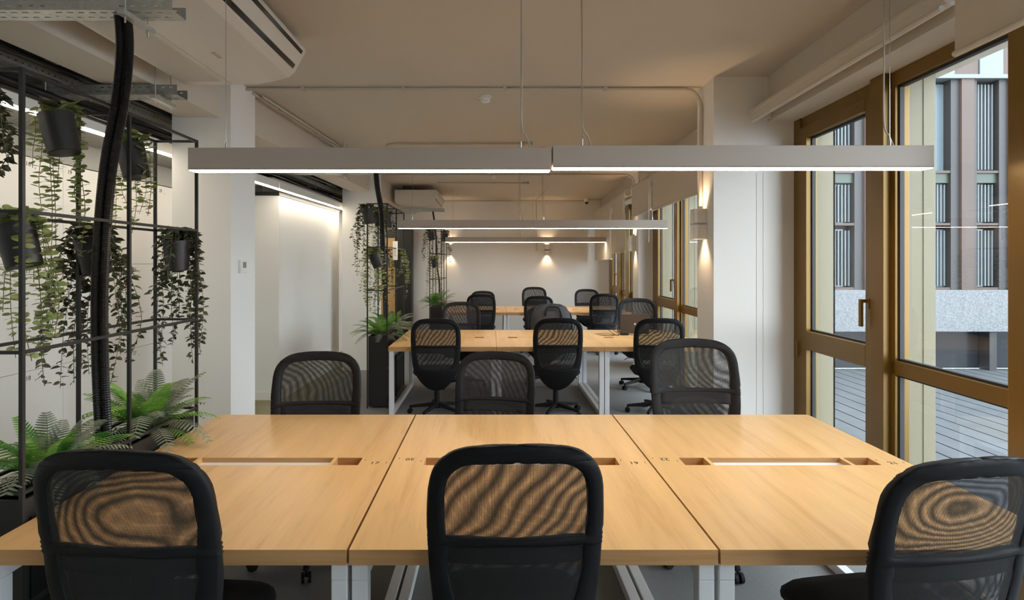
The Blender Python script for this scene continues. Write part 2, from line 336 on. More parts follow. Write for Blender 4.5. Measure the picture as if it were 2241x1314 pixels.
window(1, [(4.35, 4.25, 'jamb'), (4.25, 3.36, 'sash'), (3.36, 3.24, 'post'), (3.24, 2.42, 'fixed'), (2.42, 2.28, 'post'), (2.28, 1.40, 'fixed'), (1.40, 1.28, 'post'), (1.28, .35, 'sash'), (.35, .25, 'jamb')], .25, 4.35)
window(2, [(8.8, 8.55, 'jamb'), (8.55, 7.52, 'sash'), (7.52, 7.36, 'post'), (7.36, 6.35, 'fixed'), (6.35, 6.2, 'post'), (6.2, 5.2, 'fixed'), (5.2, 4.74, 'jamb')], 4.74, 8.8)
window(3, [(12.9, 12.5, 'jamb'), (12.5, 11.76, 'sash'), (11.76, 11.42, 'post'), (11.42, 10.8, 'fixed'), (10.8, 10.5, 'post'), (10.5, 9.5, 'fixed'), (9.5, 9.2, 'jamb')], 9.2, 12.9)
window(4, [(-.15, -.3, 'jamb'), (-.3, -1.3, 'fixed'), (-1.3, -1.45, 'post'), (-1.45, -2.4, 'fixed'), (-2.4, -3.0, 'jamb')], -3.0, -.15)

# ---------------------------------------------------------------- roller blinds
def blind(ya, yb, hem, label, tube=.05):
    A = 1.80; e = empty('roller_blind', (bx(A, (ya + yb) / 2), (ya + yb) / 2, 2.74), label=label, cat='blind', group='white roller blinds along the windows')
    o = e.location
    def P(y, z, da=0): return (bx(A + da, y) - o.x, y - o.y, z - o.z)
    MB().tube([P(ya, 2.745), P(yb, 2.745)], tube, 16).build('blind_roll', M['blind'], e, smooth=False)
    for y in (ya + .008, yb - .008):
        b = MB(); b.tube([P(y - .008, 2.745), P(y + .008, 2.745)], tube + .009, 16); b.hexa([P(y - .008, 2.70), P(y - .008, 2.70, .09), P(y + .008, 2.70, .09), P(y + .008, 2.70), P(y - .008, 2.79), P(y - .008, 2.79, .09), P(y + .008, 2.79, .09), P(y + .008, 2.79)])
        b.build('blind_bracket', M['white'], e)
    f = MB(); d0 = -.048; f.hexa([P(ya + .02, hem, d0), P(ya + .02, hem, d0 + .003), P(yb - .02, hem, d0 + .003), P(yb - .02, hem, d0), P(ya + .02, 2.745, d0), P(ya + .02, 2.745, d0 + .003), P(yb - .02, 2.745, d0 + .003), P(yb - .02, 2.745, d0)])
    f.build('blind_fabric', M['blind'], e)
    MB().tube([P(ya + .02, hem, d0), P(yb - .02, hem, d0)], .013, 10).build('hem_bar', M['blind'], e)
    if ya > 4.5: MB().tube([P(ya + .03, 2.72, -.07), P(ya + .035, 1.9, -.07)], .0025, 5).build('pull_chain', M['white'], e)
blind(2.36, 4.30, 2.675, 'rolled up white roller blind above the nearest window, beside the white pillar')
blind(.45, 2.33, 2.461, 'white roller blind partly lowered at the upper right corner of the photo')
blind(4.80, 7.42, 2.30, 'half lowered white blind just behind the near pillar with the wall lamp')
blind(7.46, 8.72, 2.32, 'short white blind over the far leaf of the second window')
blind(9.25, 10.48, 1.81, 'low hanging cream blind directly behind the far pillar')
blind(10.52, 12.75, 1.70, 'lowest hanging cream blind, in the far corner by the back wall')

# ---------------------------------------------------------------- desks
def desk_top(w_, d, holes):
    mb = MB(); mb.plate((0, 0, -.048), (1, 0, 0), (0, 1, 0), w_, d, holes, .048)
    for i, f in enumerate(mb.f):
        zs = [mb.v[k][2] for k in f]
        if max(zs) - min(zs) > .01: mb.m[i] = 1
    return mb
DW = 1.146
def make_desk(x0, yn, depth, label, group, nums, open_long=True, w_=DW, ztop=.74):
    e = empty('desk', (x0 + w_ / 2, yn + depth / 2, 0), label=label, cat='desk', group=group)
    def sh(o): o.location = Vector((x0 + .002, yn, ztop)) - Vector((e.location.x, e.location.y, 0)); return o
    ym = depth / 2
    hs = [(.142, .256, ym - .048, ym + .048), (w_ - .256, w_ - .142, ym - .048, ym + .048)]
    if open_long: hs.append((.272, w_ - .272, ym - .048, ym + .048))
    W = w_ - .004
    sh(desk_top(W, depth, hs).build('tabletop', [M['oak'], M['oakedge']], e))
    for h in hs[:2]:
        b = MB(); b.box(h[0] - .006, h[1] + .006, h[2] - .006, h[3] + .006, -.075, -.049); 
        sh(b.build('cable_box', M['oakedge'], e))
    if open_long:
        h = hs[2]; sh(MB().box(h[0] - .0, h[1] + .0, h[2] + .0, h[3] - .0, -.046, -.022).build('white_tray_floor', M['wmetal'], e))
        sh(MB().box(h[0] - .01, h[1] + .01, h[2] - .04, h[3] + .04, -.12, -.052).build('under_tray', M['wmetal'], e))
    else:
        sh(MB().box(hs[0][1], hs[1][0], ym - .0015, ym + .0015, -.0005, .0006).build('lid_joint', M['seam'], e))
        sh(MB().box(.272, w_ - .272, ym - .08, ym + .08, -.12, -.05).build('under_tray', M['wmetal'], e))
    t = .05; zt = ztop - .048 - .008
    for s in (0, 1):
        xa = (.003 if s == 0 else W - .003 - t); lx = x0 - e.location.x + .002 + xa; ly = yn - e.location.y
        for yy in (.02, depth - .02 - t):
            MB().box(lx, lx + t, ly + yy, ly + yy + t, t, zt - t).build('leg', M['wmetal'], e, bevel=.003)
        MB().box(lx, lx + t, ly + .02, ly + depth - .02, 0, t).build('floor_rail', M['wmetal'], e, bevel=.003)
        MB().box(lx, lx + t, ly + .02, ly + depth - .02, zt - t, zt + .008).build('top_rail', M['wmetal'], e, bevel=.003)
    MB().box(x0 - e.location.x + .06, x0 - e.location.x + W - .06, -.02, .02, zt - .035, zt).build('cross_beam', M['wmetal'], e)
    for n_, side, flip in nums:
        lx = (.075 if side == 'l' else w_ - .072); px = x0 + lx - e.location.x; 
        t_ = text('desk_number', n_, .042, (px, .028 if flip else -.022, ztop + .0004), (0, 0, R(180) if flip else 0), M['ink'], e)
        mk = MB().box(px - .052, px - .049, .010, .022, ztop, ztop + .0006).box(px + .049, px + .052, -.022, -.010, ztop, ztop + .0006) if not flip else MB().box(px - .052, px - .049, .035, .047, ztop, ztop + .0006).box(px + .049, px + .052, .0, .012, ztop, ztop + .0006)
        mk.build('tick_mark', M['ink'], e)
    return e
g = 'front row of oak desks'
make_desk(-1.594, 1.794, 1.6, 'light oak desk numbered 17 in the foreground row, against the planter rack', g, [('17', 'r', False)])
make_desk(-.444, 1.794, 1.6, 'light oak desk numbered 20 and 19, middle of the foreground row', g, [('20', 'l', True), ('19', 'r', False)])
make_desk(.706, 1.794, 1.6, 'light oak desk numbered 22 and 21 beside the nearest window', g, [('22', 'l', True), ('21', 'r', False)])
g = 'second row of oak desks'
make_desk(-1.097, 6.13, 1.57, 'second row oak desk at the left, its end touching the black planter', g, [], False)
make_desk(.049, 6.13, 1.57, 'middle oak desk of the second row, in front of the black backpack', g, [], False)
make_desk(1.193, 6.13, 1.57, 'oak desk of the second row that carries the laptop', g, [], False, w_=1.12)
g = 'far row of oak desks'
make_desk(-.87, 10.39, 1.57, 'oak desk of the far row at the left, nearest the far planter', g, [], False, w_=1.138)
make_desk(.268, 10.39, 1.57, 'middle oak desk of the far row before the back wall', g, [], False, w_=1.138)
make_desk(1.406, 10.39, 1.57, 'oak desk of the far row beside the far window', g, [], False, w_=1.1)

# ---------------------------------------------------------------- office chair
OUT = [(0, 0), (.10, .004), (.175, .020), (.228, .060), (.252, .115), (.260, .19), (.260, .28), (.254, .40), (.240, .52), (.214, .60), (.15, .70), (.075, .765), (0, .787)]
def curve_w(P, d):
    pts = catmull([(a, b, 0) for a, b in P], 12)
    for i in range(len(pts) - 1):
        if pts[i].y <= d <= pts[i + 1].y and pts[i + 1].y > pts[i].y:
            t = (d - pts[i].y) / (pts[i + 1].y - pts[i].y); return max(0, pts[i].x + t * (pts[i + 1].x - pts[i].x))
    return 0
UP = [(0, .052), (.12, .057), (.172, .075), (.198, .11), (.208, .16), (.209, .22), (.206, .288)]
LO = [(.20, .315), (.198, .38), (.19, .44), (.172, .50), (.13, .537), (0, .545)]
def wi(d):
    if .052 <= d <= .288: return curve_w(UP, d)
    if .315 <= d <= .545: return curve_w(LO, d)
    return -1
ZT = 1.10
def yb(x, d):
    base = -.285 + .085 * math.sin(min(1, d / .787) * math.pi * .62) ** 1.2 + (.10 * max(0, (d - .55) / .237) ** 1.5)
    return base + .55 * x * x
def make_chair():
    e = empty('office_chair', cat='chair')
    # frame
    ds = [0, .0008, .002, .004, .007, .011, .016, .022, .03, .038, .046, .052, .0535, .056, .06, .067, .077, .09, .11, .14, .18, .22, .26, .280, .2879, .2881, .294, .3015, .309, .3149, .3151, .322, .34, .38, .42, .46, .49, .515, .53, .54, .545, .5451, .552, .56, .6, .64, .68, .71, .74, .757, .77, .78, .787]
    po = [(p.x * sg, p.y) for sg in (1, -1) for p in catmull([(a_, b_, 0) for a_, b_ in OUT], 8)]
    pu = [(p.x * sg, p.y) for sg in (1, -1) for p in catmull([(a_, b_, 0) for a_, b_ in UP], 8)] + [(x_ * .01, .288) for x_ in range(-20, 21)]
    pl = [(p.x * sg, p.y) for sg in (1, -1) for p in catmull([(a_, b_, 0) for a_, b_ in LO], 8)] + [(x_ * .01, .315) for x_ in range(-20, 21)]
    allp = po + pu + pl
    def thick(x, d):
        m_ = min((x - p) ** 2 + (d - q) ** 2 for p, q in allp) ** .5; t = min(m_ / .016, 1); return .003 + .0135 * math.sqrt(1 - (1 - t) ** 2)
    mb = MB(); rows = []; E = .006
    for d in ds:
        w0 = curve_w(OUT, d) if 0 < d < .787 else .001; v = wi(d)
        iv = v if v > 0 else (curve_w(UP, .287) if .28 < d < .32 else min(curve_w(UP, .0535), .55 * w0) if d < .1 else min(curve_w(LO, .5435), .5 * w0)); iv = max(0, min(iv, w0 - .002))
        e_ = min(E, (w0 - iv) * .3)
        xs = [-w0, -w0 + e_, -(w0 + iv) / 2, -iv - e_, -iv] + [iv * (k / 4 - 1) for k in range(1, 8)] + [iv, iv + e_, (w0 + iv) / 2, w0 - e_, w0]
        rows.append((d, v >= 0, xs))
    n = len(rows[0][2]); ok = []
    for i in range(len(rows) - 1):
        h = rows[i][1] and rows[i + 1][1]; ok.append([not (h and 4 <= k < 12) for k in range(n - 1)])
    for sgn in (-1, 1):
        for d, h, xs in rows: mb.v += [(x, yb(x, d) + sgn * thick(x, d), ZT - d) for x in xs]
    K = len(rows) * n
    for i in range(len(rows) - 1):
        for k in range(n - 1):
            if not ok[i][k]: continue
            a, b = i * n + k, (i + 1) * n + k
            mb.f += [(a, a + 1, b + 1, b), (a + K, b + K, b + 1 + K, a + 1 + K)]; mb.m += [0, 0]
            if k == 0 or not ok[i][k - 1]: mb.f.append((a, b, b + K, a + K)); mb.m.append(0)
            if k == n - 2 or not ok[i][k + 1]: mb.f.append((a + 1, a + 1 + K, b + 1 + K, b + 1)); mb.m.append(0)
            if i == 0 or not ok[i - 1][k]: mb.f.append((a, a + K, a + 1 + K, a + 1)); mb.m.append(0)
            if i == len(rows) - 2 or not ok[i + 1][k]: mb.f.append((b, b + 1, b + 1 + K, b + K)); mb.m.append(0)
    fr = mb.build('backrest_frame', M['blackp'], e, smooth=True)
    # mesh layers
    mb = MB()
    def layer(dy, bulge):
        for lo, hi, cv in ((.045, .296, UP), (.308, .552, LO)):
            N = 16; pr = None
            for i in range(N + 1):
                d = lo + (hi - lo) * i / N; v = wi(min(max(d, cv[0][1] + .0005), cv[-1][1] - .0005)); v = max(v, 0) + .008
                t = (i / N)
                row = [(v * (k / 6 - 1), yb(v * (k / 6 - 1), d) + dy + bulge * math.sin(math.pi * t) * math.cos(math.pi / 2 * (k / 6 - 1)), ZT - d) for k in range(13)]
                mb.v += row
                if i:
                    b = len(mb.v) - 13; a = b - 13
                    for k in range(12): mb.f.append((a + k, a + k + 1, b + k + 1, b + k)); mb.m.append(mb.cur)
    layer(-.010, -.004); mb.cur = 1; layer(.010, .012)
    mb.build('mesh_back', [M['netA'], M['netB']], e, smooth=True)
    # lumbar pad
    mb = MB(); N = 5
    for i in range(N + 1):
        d = .300 + .075 * i / N
        for k in range(13):
            x = .203 * (k / 6 - 1); mb.v.append((x, yb(x, d) + .014, ZT - d))
        if i:
            b = len(mb.v) - 13; a = b - 13
            for k in range(12): mb.f.append((a + k, a + k + 1, b + k + 1, b + k)); mb.m.append(0)
    lb_ = mb.build('lumbar_band', M['fabric'], e, smooth=True); so = lb_.modifiers.new('solid', 'SOLIDIFY'); so.thickness = .008
    mb = MB(); N = 8
    for i in range(N + 1):
        d = .375 + .080 * i / N; 
        for k in range(13):
            x = .195 * (k / 6 - 1); mb.v.append((x, yb(x, d) + .012, ZT - d))
        if i:
            b = len(mb.v) - 13; a = b - 13
            for k in range(12): mb.f.append((a + k, a + k + 1, b + k + 1, b + k)); mb.m.append(0)
    lp = mb.build('lumbar_pad', M['netB'], e, smooth=True)
    # seat: rounded cushion
    mb = MB(); prof = [(.0, .0), (.80, .0), (.93, .012), (1.0, .035), (.985, .055), (.92, .070), (.6, .078), (0, .080)]; n = 40
    for r, z in prof:
        for k in range(n):
            a = 2 * math.pi * k / n; c, s_ = math.cos(a), math.sin(a); q = (abs(c) ** 4.5 + abs(s_) ** 4.5) ** (-1 / 4.5)
            x = .255 * r * c * q; y = .245 * r * s_ * q; zz = z - (.025 * max(0, y / .245) ** 3 * r)
            mb.v.append((x, y + .045, .425 + zz))
    for i in range(len(prof) - 1):
        for k in range(n): mb.f.append((i * n + k, i * n + (k + 1) % n, (i + 1) * n + (k + 1) % n, (i + 1) * n + k)); mb.m.append(0)
    mb.build('seat', M['fabric'], e, smooth=True)
    mb = MB().box(-.09, .09, -.10, .14, .375, .424).box(-.035, .035, -.12, -.06, .377, .40)
    mb.build('seat_mechanism', M['blackp'], e, bevel=.008)
    lv = MB().tube([(.08, .05, .40), (.20, .05, .395), (.235, .04, .37)], .005, 6); lv.tube([(.08, -.03, .40), (.19, -.03, .40)], .005, 6); lv.build('lever', M['blackp'], e)
    MB().lathe([(.0, .08), (.032, .08), (.032, .11), (.028, .28), (.018, .281), (.018, .376), (0, .376)], 16).build('gas_lift', M['blackp'], e, smooth=False)
    MB().lathe([(0, .07), (.045, .07), (.05, .09), (.04, .125), (0, .13)], 16).build('hub', M['blackp'], e)
    for k in range(5):
        a = R(90 + 72 * k + 12); c, s_ = math.cos(a), math.sin(a); u = Vector((c, s_, 0)); v = Vector((-s_, c, 0)); z = Vector((0, 0, 1))
        lg = MB(); p0, p1 = u * .03 + z * .085, u * .30 + z * .062
        lg.hexa([p0 - v * .024, p0 + v * .024, p0 + v * .02 + z * .042, p0 - v * .02 + z * .042, p1 - v * .016, p1 + v * .016, p1 + v * .013 + z * .024, p1 - v * .013 + z * .024])
        L = lg.build('leg', M['blackp'], e, bevel=.004)
        cs = MB(); cp = u * .295
        for sg in (-1, 1): cs.tube([cp + v * sg * .008 + z * .027, cp + v * sg * .024 + z * .027], .027, 14)
        cs.tube([cp + z * .03, cp + z * .068], .007, 8); cs.build('caster', M['blackp'], L)
    return e
proto = make_chair()
used = [False]
def chair(x, y, rz, label, group, top=1.10):
    # x,y is where the backrest's centre stands; rz 0 = sitter faces away from the camera
    o = proto if not used[0] else copy_tree(proto); used[0] = True
    a = R(rz); off = Vector((-math.sin(a) * -.265, math.cos(a) * -.265, 0))
    o.location = (x - off.x, y - off.y, 0); o.rotation_euler.z = a
    # the backrests are set at different heights on their columns
    dz = top - 1.10
    for c in [c for c in COL.objects if c.parent == o and c.name.split('.')[0] in ('backrest_frame', 'mesh_back', 'lumbar_pad', 'lumbar_band')]: c.location.z = dz
    tag(o, label=label, cat='chair', group=group); return o
g = 'chairs on the near side of the front desks'
chair(-1.025, 1.575, -3, 'black mesh office chair at the lower left, seen from behind, by desk 17', g, 1.125)
chair(.0715, 1.655, 2, 'largest central black mesh chair seen from behind at the middle foreground desk', g, 1.115)
chair(1.335, 1.61, 9, 'black mesh chair at the lower right, turned and cut by the photo edge', g, 1.092)
g = 'chairs on the far side of the front desks'
chair(-1.045, 3.50, 184, 'black mesh chair facing the camera behind desk 17, left of three', g, 1.092)
chair(.030, 3.80, 170, 'grey looking mesh chair turned aside behind the middle front desk', g, 1.046)
chair(1.207, 3.50, 178, 'tallest black mesh chair behind the front desk numbered 22', g, 1.17)
g = 'chairs on the near side of the second desks'
chair(-.583, 6.0, 2, 'black chair seen from behind at the left desk of the second row', g, 1.056)
chair(.690, 6.0, 0, 'black chair seen from behind in front of the backpack, second row', g, 1.062)
chair(1.74, 6.0, -6, 'black chair seen from behind that partly hides the laptop', g, 1.060)
g = 'chairs on the far side of the second desks'
chair(-.417, 7.90, 185, 'grey looking mesh chair facing the camera right of the far planter', g, 1.10)
chair(.72, 8.10, 180, 'black mesh chair behind the second row that holds the backpack', g, 1.02)
chair(1.958, 7.84, 180, 'mesh chair facing the camera directly behind the laptop', g, 1.152)
g = 'chairs on the near side of the far desks'
chair(-.19, 10.22, 0, 'black chair seen from behind at the left desk of the far row', g, 1.085)
chair(.83, 10.22, 0, 'black chair seen from behind left of the backpack, at the far row', g, 1.05)
chair(1.99, 10.22, 0, 'black chair seen from behind at the far row, beside the far window', g, 1.09)
g = 'chairs on the far side of the far desks'
chair(-.19, 12.22, 180, 'chair before the back wall, half hidden behind another chair at the left', g, 1.04)
chair(.89, 12.22, 180, 'chair before the back wall under the central wall lamp', g, 1.125)
chair(1.996, 12.22, 180, 'chair before the back wall at the right end of the far row', g, 1.08)

# ---------------------------------------------------------------- pendant lights
def pendant(x0, x1, y, z, label, sus, cable=None, hh=.098, g='linear pendant lights over the desks'):
    e = empty('pendant_light', ((x0 + x1) / 2, y, z), label=label, cat='light', group=g); ox = (x0 + x1) / 2
    a, b = x0 - ox, x1 - ox; wd = .035
    MB().box(a, b, -wd, wd, .006, hh).box(a, b, -wd, -wd + .003, 0, .006).box(a, b, wd - .003, wd, 0, .006).build('lamp_housing', M['lampgrey'], e, bevel=.002)
    MB().box(a + .004, b - .004, -wd + .003, wd - .003, -.003, .006).build('diffuser', M['pend'], e)
    for s in sus:
        c = s - ox; top = HC - z
        MB().tube([(c, 0, hh + .03), (c, 0, top)], .0016, 6).build('suspension_cable', M['chrome'], e)
        MB().tube([(c, 0, hh), (c, 0, hh + .035)], .005, 8).build('cable_gripper', M['chrome'], e)
    for cb in (cable if isinstance(cable, tuple) else (cable,) if cable is not None else ()):
        c = cb - ox; top = HC - z
        P = catmull([(c + .045, 0, hh), (c + .03, .01, hh + .05), (c + .004, .008, hh + .12), (c + .006, .01, hh + .45), (c - .004, .008, top)], 8)
        MB().tube(P, .0035, 6).build('power_cable', M['conduit'], e)
pendant(-1.342, .262, 2.594, 2.040, 'left half of the nearest long pendant light, by the planter rack', [-1.19, .13], .13)
pendant(.270, 1.953, 2.594, 2.050, 'right half of the nearest long pendant light, ending before the window', [.404, 1.78], (.40, 1.755))
pendant(-1.116, .49, 6.93, 2.043, 'left half of the pendant light over the second desk row', [-.95, .34], .32)
pendant(.492, 2.095, 6.93, 2.043, 'right half of the pendant light over the second desk row', [.62, 1.92], .60)
pendant(-.895, .68, 11.2, 2.030, 'left half of the farthest pendant light', [-.75, .55])
pendant(.682, 2.256, 11.2, 2.030, 'right half of the farthest pendant light, ending before the far blind', [.80, 2.12])

# ---------------------------------------------------------------- wall lamps
def sconce(loc, ang, label, p=1.0):
    e = empty('wall_lamp', loc, ang, label=label, cat='wall lamp', group='white up and down wall lamps')
    w_, d, h = .05, .10, .235
    b = MB(); t = .004
    b.box(-w_, w_, -d, -d + t, 0, h).box(-w_, w_, -t, 0, 0, h).box(-w_, -w_ + t, -d, 0, 0, h).box(w_ - t, w_, -d, 0, 0, h).box(-w_, w_, -d, 0, h / 2 - .01, h / 2 + .01)
    b.build('lamp_body', M['white'], e, bevel=.002)
    MB().lathe([(0, .0), (.028, .0), (.028, .02), (0, .02)], 12, (0, -.05, .11 - .03)).build('lower_bulb', M['scon'], e)
    MB().lathe([(0, .0), (.028, .0), (.028, .02), (0, .02)], 12, (0, -.05, .11 + .025)).build('upper_bulb', M['scon'], e)
    for up in (0, 1):
        l = bpy.data.lights.new('lamp_beam', 'SPOT'); l.energy = SCON * p; l.color = (1, .70, .42); l.spot_size = R(95); l.spot_blend = .8; l.shadow_soft_size = .02
        lo = bpy.data.objects.new('lamp_beam', l); COL.objects.link(lo); lo.parent = e; lo.location = (0, -.055, h - .03 if up else .03)
        lo.rotation_euler = (R(180) if up else 0, 0, 0)
sconce((1.226, YB, 1.80), 0, 'small white wall lamp at the middle of the back wall')
sconce((-.93, YB, 1.80), 0, 'white wall lamp on the back wall beside the far planter rack')
sconce((bx(1.49, 4.55) , 4.55, 1.815), R(-90 - 2.3), 'white wall lamp on the near right pillar below the vertical pipe')
sconce((bx(1.871, 9.0), 9.0, 1.815), R(-90 - 2.3), 'white wall lamp on the far right pillar')

# ---------------------------------------------------------------- air conditioners
def aircon(x0, x1, y0, y1, zb, label, n=1):
    e = empty('air_conditioner', ((x0 + x1) / 2, (y0 + y1) / 2, zb), label=label, cat='air conditioner', group='white ceiling air conditioners')
    wd = x1 - x0; a = -wd / 2; b = wd / 2; h = .25; yl = (y1 - y0) / 2
    prof = [(a, h), (a, .05), (a + .03, .006), (a + .06, 0), (a + wd * .42, 0), (a + wd * .60, .004), (a + wd * .74, .020), (a + wd * .86, .045), (a + wd * .905, .075), (b - .002, .205), (b - .006, .222), (b - .04, h)]
    MB().prism(prof, -yl, yl).build('body', M['acbody'], e, bevel=.006)
    # outlet on the slanted face
    p, q = Vector((a + wd * .905, 0, .075)), Vector((b - .002, 0, .205)); t = (q - p); nrm = Vector((t.z, 0, -t.x)).normalized(); L = t.length; t = t.normalized()
    dk = MB(); o0 = p + t * .012 + nrm * .0005
    def slab(mb, s0, s1, ya, yb_, th):
        v = [p + t * s0 + nrm * -.002, p + t * s1 + nrm * -.002, p + t * s1 + nrm * th, p + t * s0 + nrm * th]
        mb.hexa([(c.x, ya, c.z) for c in v] + [(c.x, yb_, c.z) for c in v])
    slab(dk, .012, L - .012, -yl + .05, yl - .05, .0015); dk.build('air_outlet', M['lens'], e)
    lv = MB(); slab(lv, .040, L - .036, -yl + .05, yl - .058, .006); lv.build('louvre', M['acbody'], e, bevel=.002)
    gr = MB()
    for k in range(40):
        xx = a + .07 + k * (wd * .30) / 40; gr.box(xx, xx + .003, -yl + .08, yl - .08, -.003, .001)
    gr.build('intake_grille', M['acbody'], e)
    MB().box(a + wd * .42, a + wd * .425, -yl + .02, yl - .02, -.001, .001).build('panel_joint', M['lampgrey'], e)
    if n == 1:
        MB().box(a + wd * .585, a + wd * .612, yl - .55, yl - .47, .0, .0045).build('badge', M['lampgrey'], e)
    for yy in (-yl + .2, yl - .2):
        MB().tube([(a + .1, yy, h), (a + .1, yy, HC - zb)], .006, 6).tube([(b - .12, yy, h), (b - .12, yy, HC - zb)], .006, 6).build('hanger_rod', M['chrome'], e)
aircon(-1.938, -1.150, 2.0, 3.60, 2.733, 'large white ceiling air conditioner at the top left, seen from below')
aircon(-1.72, -.95, 10.25, 11.8, 2.675, 'far white ceiling air conditioner above the far planter rack', 2)

# ---------------------------------------------------------------- cable trays
def tray(name, p, q, wd, hh, label, m, z_rods, parent_group, strut=()):
    p = Vector(p); q = Vector(q); L = (q - p).length; U = (q - p).normalized(); V = Vector((-U.y, U.x, 0))
    e = empty(name, p, 0, label=label, cat='cable tray', group=parent_group)
    hs = []; x = .02; k = 0
    while x < L - .05:
        if k % 7 != 6:
            hs.append((x, x + .026, wd * .18, wd * .18 + .008)); hs.append((x + .01, x + .036, wd * .62, wd * .62 + .008))
        else: hs.append((x + .006, x + .012, wd * .35, wd * .42)); hs.append((x + .02, x + .028, wd * .55, wd * .62))
        x += .046; k += 1
    mb = MB().plate((0, 0, 0), U, V, L, wd, hs, .0015)
    sh = []; x = .02
    while x < L - .04: sh.append((x, x + .018, hh * .25, hh * .25 + .006)); sh.append((x + .022, x + .04, hh * .7, hh * .7 + .006)); x += .046
    mb.plate((0, 0, 0), U, Vector((0, 0, 1)), L, hh, sh, .0015); mb.plate(V * wd, U, Vector((0, 0, 1)), L, hh, sh, .0015)
    mb.build('perforated_channel', m, e)
    for s in strut:
        c = U * s; st = MB(); a0 = c - V * .05 + Vector((0, 0, -.024)); a1 = c + V * (wd + .06) + Vector((0, 0, -.024))
        st.bar(a0, a1, .03, .022); st.build('support_strut', M['galv'], e)
        for sg in (c - V * .02, c + V * (wd + .03)):
            A_ = p.x + sg.x - .04 * (p.y + sg.y); top = (2.716 if -2.53 < A_ < -2.19 else HC - .004) - p.z
            MB().tube([sg + Vector((0, 0, -.06)), sg + Vector((0, 0, top))], .004, 6).build('threaded_rod', M['galv'], e)
tray('cable_tray', (-3.1, 2.36, 2.658), (-1.30, 2.36, 2.658), .105, .055, 'galvanised cable tray in the top left corner from which the black hose drops', M['galv'], 0, 'crosswise cable trays over the planter racks', (.85, 1.62))
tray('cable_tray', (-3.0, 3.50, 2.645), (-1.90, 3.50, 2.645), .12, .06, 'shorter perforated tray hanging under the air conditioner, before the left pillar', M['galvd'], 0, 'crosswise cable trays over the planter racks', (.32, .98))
tray('cable_tray', (-2.7, 6.66, 2.655), (-1.36, 6.66, 2.655), .11, .055, 'cable tray above the second planter rack, behind the nearest pendant light', M['galv'], 0, 'crosswise cable trays over the planter racks', (1.0,))
tray('cable_tray', (-2.4, 10.9, 2.60), (-.90, 10.9, 2.60), .11, .06, 'cable tray just below the far air conditioner', M['galv'], 0, 'crosswise cable trays over the planter racks', (.5,))
def ltray(A, y0, y1, z, wd, hh, label, m):
    tray('cable_tray', (bx(A, y0), y0, z), (bx(A, y1), y1, z), wd, hh, label, m, 0, 'lengthwise cable trays over the corridor', tuple(q for q in (1.2, 2.6, 4.0) if q < y1 - y0))
ltray(-2.80, 1.2, 6.6, 2.745, .14, .07, 'long perforated tray running above the strip light over the lockers', M['galv'])
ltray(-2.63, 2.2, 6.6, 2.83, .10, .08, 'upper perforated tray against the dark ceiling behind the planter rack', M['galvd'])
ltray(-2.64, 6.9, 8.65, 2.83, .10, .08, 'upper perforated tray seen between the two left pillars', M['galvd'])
ltray(-2.80, 6.9, 11.2, 2.72, .12, .06, 'lower perforated tray above the strip light between the left pillars', M['galv'])
# black pipes
for i, (A, z, r, lab) in enumerate(((-2.80, 2.64, .022, 'black lagged pipe running just above the strip light housing'), (-2.92, 2.66, .016, 'thin black pipe running beside the lagged pipe over the corridor'), (-2.68, 2.765, .018, 'black pipe nearest the beam, under the upper tray'))):
    P = [(bx(A + .01 * math.sin(y * 2 + i), y), y, z + .008 * math.sin(y * 3 + i)) for y in [1.0 + .15 * k for k in range(70)]]
    rr = [r * (1.6 if k % 13 == 0 else 1) for k in range(70)]
    tag(MB().tube(P, rr, 10).build('service_pipe', M['hose']), lab, 'pipe', 'black service pipes over the corridor')
# LED strip
def led(A, y0, y1, z, label):
    e = empty('strip_light', (bx(A, (y0 + y1) / 2), (y0 + y1) / 2, z), label=label, cat='light', group='strip lights along the corridor'); o = e.location
    def sb(a0, a1, z0, z1): 
        m_ = MB().sbox(a0, a1, y0, y1, z0, z1); m_.v = [(x - o.x, y - o.y, zz - o.z) for x, y, zz in m_.v]; return m_
    sb(A - .035, A + .035, z + .004, z + .085).build('lamp_housing', M['white'], e)
    sb(A - .018, A + .018, z - .004, z + .004).build('diffuser', M['led'], e)
led(-2.70, 1.4, 6.55, 2.468, 'glowing strip light running over the lockers behind the planter rack')
led(-2.70, 6.57, 12.4, 2.468, 'glowing strip light ending between the two left pillars')
tag(MB().sbox(-3.17, -2.75, 1.2, 6.5, 2.50, 2.502).build('mesh_panel', M['expanded']), 'expanded metal ceiling panel beside the strip light over the lockers', 'ceiling panel')
struct('ceiling_soffit', MB().sbox(-3.6, -2.74, 6.55, 12.6, 2.56, 2.60), M['ceil'])
P = catmull([(bx(-3.05, 2.6), 2.6, 2.60), (bx(-3.0, 3.6), 3.6, 2.565), (bx(-3.03, 4.6), 4.6, 2.60), (bx(-3.05, 5.6), 5.6, 2.565), (bx(-3.08, 6.4), 6.4, 2.60)], 8)
tag(MB().tube(P, .055, 14).build('air_duct', M['duct'], smooth=True), 'grey flexible duct above the mesh panel over the lockers', 'duct')

